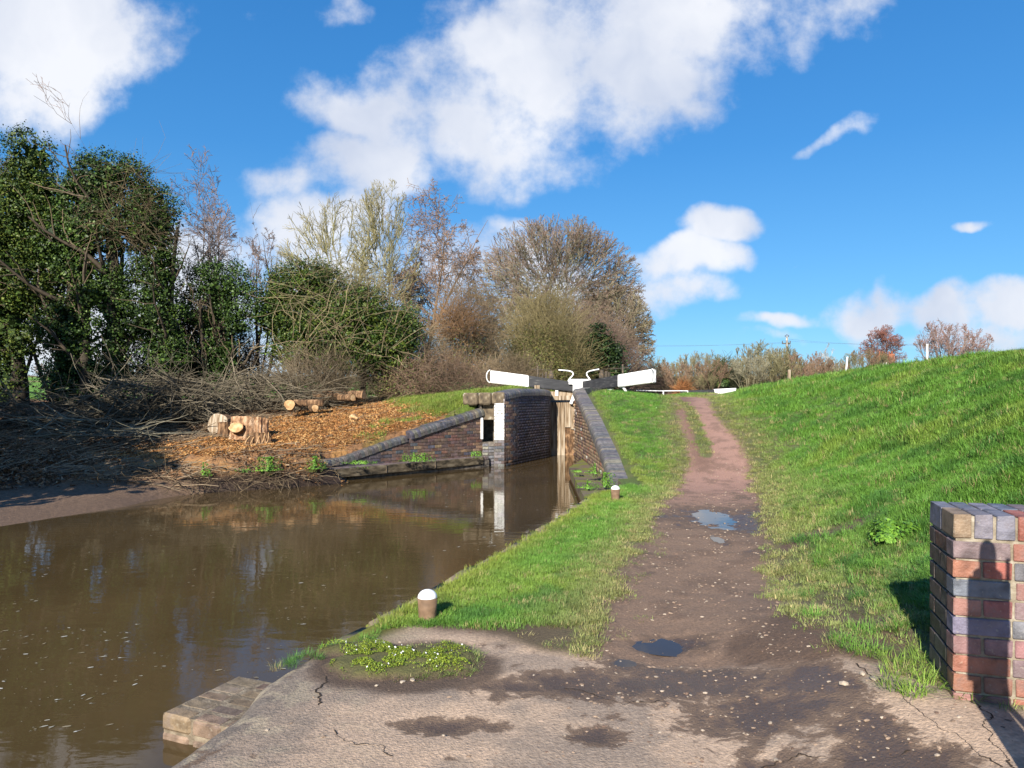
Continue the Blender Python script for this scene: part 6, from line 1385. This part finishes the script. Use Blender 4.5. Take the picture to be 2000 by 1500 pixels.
# moss cushion with small white flowers
mc2 = G(780, 1290, 0); g2 = np.random.default_rng(91); n = 26000; pos = np.c_[g2.normal(0, .33, n), g2.normal(0, .18, n), np.zeros(n)]; ok = (moss_patch(pos[:, 0]+mc2[0], pos[:, 1]+mc2[1]) > .35) & (fbm(pos[:, 0]+mc2[0], pos[:, 1]+mc2[1], 9, 3, 97) > .44+.25*g2.random(n)*(pos[:, 0] > .05)) & (pos[:, 0]+mc2[0] > path_interp(EDGE, pos[:, 1]+mc2[1])+.1); pos = pos[ok]
zz4 = near_detail((pos[:, 0]+mc2[0])[:, None], (pos[:, 1]+mc2[1])[:, None], hR((pos[:, 0]+mc2[0])[:, None], (pos[:, 1]+mc2[1])[:, None]), masks((pos[:, 0]+mc2[0])[:, None], (pos[:, 1]+mc2[1])[:, None]))[:, 0]; pos[:, 2] = zz4+.035*moss_patch(pos[:, 0]+mc2[0], pos[:, 1]+mc2[1])+.004+.010*g2.random(len(pos))
mo = empty('moss_cushion', (mc2[0], mc2[1], 0)); tag(mo, 'yellow green moss and grass cushion with tiny white flowers on the concrete', 'moss')
leaf_obj('moss_leaves', mo, pos, .008, pick_cols(g2, len(pos), [(.17, .23, .025), (.23, .28, .03), (.10, .16, .022)], .3), 2, (0, 0, .6), kind='stuff')
fl = pos[g2.random(len(pos)) < .006]+np.array([0, 0, .015]); leaf_obj('flowers', mo, fl, .011, np.full((len(fl), 3), .75), 4, (0, -.3, .9), kind='stuff')

# ---------------------------------------------------------------- beyond: hedge line, poles, house, trees
HG = 'shrubs of the far hedge line'
def hz(x, y): return float(hR(x, y))
sh = []
for i in range(4):
    t_, o_ = bare_tree('hedge_shrub', 'x', 0, 0, 0, 3.6, 2.0, 100+i, [(.20, .18, .10), (.22, .15, .10), (.24, .22, .14), (.17, .15, .08)][i], [(.30, .27, .16), (.32, .20, .13), (.34, .31, .22), (.26, .24, .12)][i], stems=9, lean=.5, dens=(6, 6, 4, 0), env=((0, 0, 1.9), (2.0, 1.8, 1.75)), twig=.014, base_r=.035, ang=.45, first=.5, wander=.12, cat='shrub', group=HG)
    sh.append(t_)
def copy_thing(src, loc, rz, s, lab, group=HG):
    r = src.copy(); COL.objects.link(r); r.location = loc; r.rotation_euler = (0, 0, rz); r.scale = s; r['label'] = lab
    if group: r['group'] = group
    for ch_ in src.children:
        c = ch_.copy(); COL.objects.link(c); c.parent = r
    return r
items = [(1268, 712), (1290, 700), (1318, 705), (1340, 698), (1366, 684), (1392, 702), (1415, 695), (1440, 708), (1462, 692), (1482, 672), (1505, 668), (1528, 690), (1548, 692), (1570, 688), (1592, 698), (1610, 700), (1632, 708), (1380, 730), (1430, 725), (1500, 720), (1300, 735), (1345, 735), (1560, 722), (1250, 720), (1470, 735)]
first = [True]*4
labs = ['greyish', 'reddish brown', 'pale buff', 'olive']
for i, (px, top) in enumerate(items):
    Y_ = 62+5*math.sin(i*2.1); x_ = (px-1000)*Y_/F_PX; zb = 1.9; H = (HOR-top)*Y_/F_PX+EYE-zb; k = [2, 3, 1, 0, 2, 1, 3, 0, 2, 2, 3, 3, 1, 1, 1, 0, 1, 3, 0, 2, 1, 0, 3, 1, 3][i]; s_ = H/3.45
    anc = [(1262, 'just right of the right white beam end'), (1280, 'a little right of the white beam end'), (1305, 'above the left end of the gate rail'), (1330, 'above the white gate rail'), (1350, 'above the right end of the gate rail'), (1372, 'above the top of the path'), (1385, 'low above the far black beam'), (1400, 'over the join of the far beam'), (1420, 'above the far white beam end'), (1435, 'low and right of the far white beam end'), (1450, 'right of the far white beam end'), (1466, 'left of the highest hedge shrubs'), (1475, 'low below the left highest shrub'), (1490, 'tall, leftmost of the highest pair'), (1503, 'low under the highest pair'), (1512, 'tall, right one of the highest pair'), (1535, 'directly below the power pole'), (1555, 'just right of the power pole'), (1566, 'low by the short wooden post'), (1580, 'right of the short wooden post'), (1600, 'on the falling slope of the hedge'), (1620, 'left of the slender pale tree'), (1640, 'right of the slender pale tree')]
    lab = '%s winter shrub in the far hedge, %s' % (labs[k], next(a_ for p_, a_ in anc if px <= p_)) if px != 1250 else 'olive winter shrub in the far hedge, partly behind the right white beam end'
    if px == 1345: lab = 'low olive shrub at the front of the far hedge above the gate rail'
    if first[k]: t_ = sh[k]; t_.location = (x_, Y_, zb); t_.scale = (s_*.95, s_*.95, s_); t_['label'] = lab; first[k] = False
    else: copy_thing(sh[k], (x_, Y_, zb), i*1.7, (s_*.95, s_*.95, s_), lab)
px_tangle(1375, 700, 1450, 760, 60, 900, 111, 'dark green holly like bush low in the far hedge', (.05, .06, .03), (.08, .09, .04), name='dark_bush', r=.02, L=(.5, 1.2))
for nm_, pxa, pya, pxb, pyb, sd_ in (('holly_bush', 1395, 715, 1425, 755, 8), ('holly_bush', 1525, 715, 1548, 752, 9)):
    g = np.random.default_rng(sd_); q = P((pxa+pxb)/2, pyb, 58); n = 1500; p = norm(g.standard_normal((n, 3)))*g.random((n, 1))**.4; p[:, 2] = np.abs(p[:, 2]); o = leaf_obj(nm_, None, p*np.array([(pxb-pxa)/2*58/F_PX, .8, (pyb-pya)*58/F_PX]), .14, pick_cols(g, n, [(.04, .07, .02), (.08, .12, .03)], .3), sd_); o.location = q; tag(o, 'dark green evergreen bush in the far hedge, %s' % ('below the highest shrubs' if sd_ == 8 else 'behind the short wooden post'), 'bush')
# orange dead bracken at the foot of the hedge
px_tangle(1318, 745, 1348, 768, 56, 500, 112, 'patch of orange dead bracken at the foot of the far hedge', (.35, .15, .06), (.42, .2, .08), name='bracken', r=.014, L=(.3, .8), cat='bracken')
# distant trees on the right
x_, y_, _ = P(1728, 700, 115); H = (HOR-640)*115/F_PX+EYE-5
bare_tree('copper_tree', 'dense copper coloured tree standing behind the white cottage', x_, y_, 5.0, H, 4.2, 121, (.17, .09, .07), (.30, .13, .10), stems=3, lean=.2, dens=(12, 7, 5, 3), env=((0, 0, H*.55), (3.9, 3.5, H*.48)), twig=.022, base_r=.2, ang=.8, first=.45)
x_, y_, _ = P(1845, 700, 100); H = (HOR-622)*100/F_PX+EYE-4.0
bare_tree('bare_tree', 'wide pinkish bare tree at the far right above the grass bank', x_, y_, 4.0, H, 4.6, 122, (.24, .18, .15), (.34, .21, .18), stems=6, lean=.5, dens=(8, 6, 5, 3), env=((0, 0, H*.52), (3.7, 3.5, H*.5)), twig=.018, base_r=.18, ang=.5, first=.5)
x_, y_, _ = P(1895, 700, 104); H = (HOR-640)*104/F_PX+EYE-4.0
bare_tree('bare_tree', 'smaller pinkish bare tree overlapping the wide one on its right', x_, y_, 4.0, H, 3.4, 123, (.24, .18, .15), (.34, .21, .18), stems=5, lean=.5, dens=(8, 6, 4, 3), env=((0, 0, H*.5), (3.2, 3.0, H*.5)), twig=.018, base_r=.14, ang=.5, first=.5)
x_, y_, _ = P(1624, 735, 70); H = (HOR-668)*70/F_PX+EYE-2.5
bare_tree('bare_tree', 'slender pale grey tree between the hedge and the white post', x_, y_, 2.5, H, 1.5, 124, (.45, .43, .40), (.35, .32, .28), stems=2, lean=.12, dens=(9, 6, 4, 0), env=((0, 0, H*.6), (1.4, 1.3, H*.42)), twig=.012, base_r=.12, ang=.6, first=.35)
for i, (px, top) in enumerate([(1665, 690), (1690, 680), (1708, 683), (1740, 690), (1645, 705)]):
    Y_ = 95+3*i; x_ = (px-1000)*Y_/F_PX; zb = 4.2; H = (HOR-top)*Y_/F_PX+EYE-zb; s_ = H/3.45; copy_thing(sh[1 if i % 2 else 3], (x_, Y_, zb), i*2.3, (s_*.8, s_*.8, s_), 'small tawny shrub near the white cottage, %s' % ['on its far left', 'between white post and cottage', 'right beside its gable', 'behind its chimneys', 'just left of the white post'][i], 'tawny shrubs round the cottage')
for (pa, pb, pt, sd_, c_, lb_) in [(1235, 1335, 722, 201, (.15, .12, .075), 'left'), (1320, 1440, 724, 202, (.17, .13, .08), 'middle'), (1420, 1540, 716, 203, (.18, .15, .09), 'right'), (1520, 1650, 716, 204, (.19, .12, .08), 'far right')]:
    px_tangle(pa, pt, pb, 768, 63, 900, sd_, 'dense brown undergrowth at the foot of the far hedge, %s stretch' % lb_, c_, tuple(q*1.5 for q in c_), name='undergrowth', r=.017, L=(.5, 1.6))
# cottage: white gable, slate roof, two brick stacks
x_, y_, z_ = P(1728, 712, 108); co = empty('cottage', (x_, y_, z_-3)); tag(co, 'white gabled cottage with dark roof and two brick chimneys peeping over the bank', 'house')
M['roughwhite'] = noise_mat('white_render', [(.3, (.7, .7, .68)), (.7, (.8, .8, .78))], scale=2, bump=.1); M['chim'] = noise_mat('chimney_brick', [(.3, (.25, .09, .05)), (.7, (.4, .16, .09))], scale=3, bump=.3)
prism('wall', [(-1.5, 0, -2), (1.6, 0, -2), (1.6, 0, 2.35), (.05, 0, 3.5), (-1.5, 0, 2.35)], (1.5, 7, 0), M['roughwhite'], co)
prism('roof', [(-1.75, -.15, 2.2), (.05, -.15, 3.58), (.05, -.15, 3.78), (-1.8, -.15, 2.36)], (1.55, 7.3, 0), M['slate'], co); prism('roof', [(.055, -.15, 3.58), (1.85, -.15, 2.2), (1.9, -.15, 2.36), (.055, -.15, 3.78)], (1.55, 7.3, 0), M['slate'], co)
for cx_, w_, top in ((.75, 1.0, 4.75), (2.2, .85, 4.75)):
    c = box('chimney', (cx_, 2.5, 3.6), (w_, .9, 2.3), M['chim'], co, bev=.03)
    for k in (-.25, .25): lathe('chimney_pot', [(.14, 1.14), (.12, 1.5), (.13, 1.52), (.10, 1.55)], M['chim'], c, 10, loc=(k*w_, 0, 0))
# poles
M['polewood'] = noise_mat('pole_wood', [(.3, (.20, .18, .15)), (.7, (.34, .31, .27))], scale=3, bump=.2, stretch=(3, 3, .5)); M['paleconc'] = noise_mat('pale_post', [(.3, (.5, .48, .44)), (.7, (.66, .64, .6))], scale=3, bump=.1)
x_, y_, z_ = P(1537, 657, 110); ep = empty('power_pole', (x_, y_, 3)); tag(ep, 'wooden power pole with crossarm and insulators above the far hedge', 'power pole')
hp = z_-3; tube_path('pole', [(0, 0, -2), (0, 0, hp)], .14, M['polewood'], ep, S=10); box('crossarm', (-.1, 0, hp-1.1), (1.3, .14, .16), M['iron'], ep, bev=.01)
for k in (-.7, -.1, .5): lathe('insulator', [(.05, 0), (.09, .08), (.05, .2), (.08, .26), (.03, .34)], M['iron'], ep, 8, loc=(k, 0, hp-1.0))
for k in (-.25, 0, .25): lathe('insulator', [(.04, 0), (.09, .1), (.04, .25)], M['iron'], ep, 8, loc=(k, 0, hp-.05+.15*(k == 0)))
box('transformer', (0, 0, hp-.45), (.3, .2, .4), M['paleconc'], ep, bev=.03)
x_, y_, z_ = P(1811, 672, 90); tp = empty('telegraph_pole', (x_, y_, 3.5)); tag(tp, 'pale telegraph pole with small crossarm in front of the wide bare tree', 'telegraph pole')
tube_path('pole', [(0, 0, -2), (0, 0, z_-3.5)], .13, M['paleconc'], tp, S=10); box('crossarm', (0, 0, z_-3.7), (.8, .1, .09), M['iron'], tp, bev=.01)
for k in (-.3, 0, .3): lathe('insulator', [(.03, 0), (.06, .06), (.03, .18)], M['iron'], tp, 8, loc=(k, 0, z_-3.66))
x_, y_, z_ = P(1655, 697, 60); o = tube_path('white_post', [(.0, 0, -2.5), (-.12, 0, -1.3), (0, 0, 0)], .07, M['white'], None, S=8, loc=(x_, y_, z_)); tag(o, 'slightly leaning white post standing on the grass bank crest', 'post')
x_, y_, z_ = P(1541, 722, 38); o = box('wooden_post', (x_, y_, z_-.5), (.13, .13, 1.0), M['timber_grey']); tag(o, 'short square wooden post on the crest of the grass bank', 'post')
# overhead wires
ew = empty('overhead_wires', (0, 110, 9)); tag(ew, 'thin overhead wires running from the power pole across the sky to both sides', 'wires')
ptA = P(1537, 660, 110)
for k, (pe, py, Ye) in enumerate([(1180, 672, 118), (1180, 676, 118), (1830, 671, 92), (1830, 674, 92)]):
    b_ = P(pe, py, Ye); a_ = Vector((ptA[0]+(-.6, .4, -.6, .4)[k], 110, ptA[2]-.8+.2*k)); pts = []
    for j in range(17): t_ = j/16; p = a_.lerp(Vector(b_), t_); p.z -= 1.2*4*t_*(1-t_)*.25; pts.append((p.x, p.y-110, p.z-9))
    tube_path('wire', pts, .009, M['iron'], ew, S=4)
# trees outside the frame on the left whose shade falls over the bank
bx = ivy_tree('ivy_bush', 'low broad ivy bush just outside the left edge shading the near bank', -11.5, 9.2, .0, [(0, 0, 3.3, 2.7, 2.2, 1.6), (-.5, 0, 4.6, 1.6, 1.6, .9)], 16000, 139, [(0, 0, 0, 0, 3.5, .25), (.6, 0, .2, 0, 3.2, .2), (-.6, 0, -.2, 0, 3.2, .2)], IVY, size=.22, cat='bush', hollow=.1)
bx.location.x -= .9
for i, (x_, y_, H, r_, lab) in enumerate([(-14.8, 10.5, 8.5, 2.2, 'dense ivy clad tree just outside the left edge, shading the near bank'), (-18.6, 14.0, 11.5, 3.4, 'dense ivy clad tree outside the left edge, shading the ivy clad trunks'), (-18.8, 6.5, 10, 3.2, 'tall ivy clad tree outside the left edge, well behind the shading ones')]):
    ivy_tree('ivy_clad_tree', lab, x_, y_, .1, [(0, 0, H*.3, r_, r_, H*.28), (.3, 0, H*.55, r_*.9, r_*.9, H*.28), (0, .2, H*.8, r_*.6, r_*.6, H*.2)], 12000, 140+i, [(0, 0, 0, 0, H*.8, .35)], IVY, size=.3, hollow=.2)
# distant hedges over the fields on the left
for i in range(9):
    x_ = -95+i*10.5+3*math.sin(i*3); Y_ = 120+12*math.sin(i*1.3); copy_thing(sh[i % 4], (x_, Y_, 2.2+.02*(Y_-60)-.2), i*1.1, (2.0, 2.0, 1.1+.3*math.sin(i)), 'distant hedgerow bush across the left field, %s' % ['farthest left', 'second from the far left', 'left of the tall yellow topped tree', 'behind the tall yellow topped tree', 'in the gap of the two ivy trees', 'behind the broad ivy tree', 'right of the broad ivy tree', 'behind the bare saplings', 'behind the ivy mound'][i], 'hedgerow bushes across the left field')
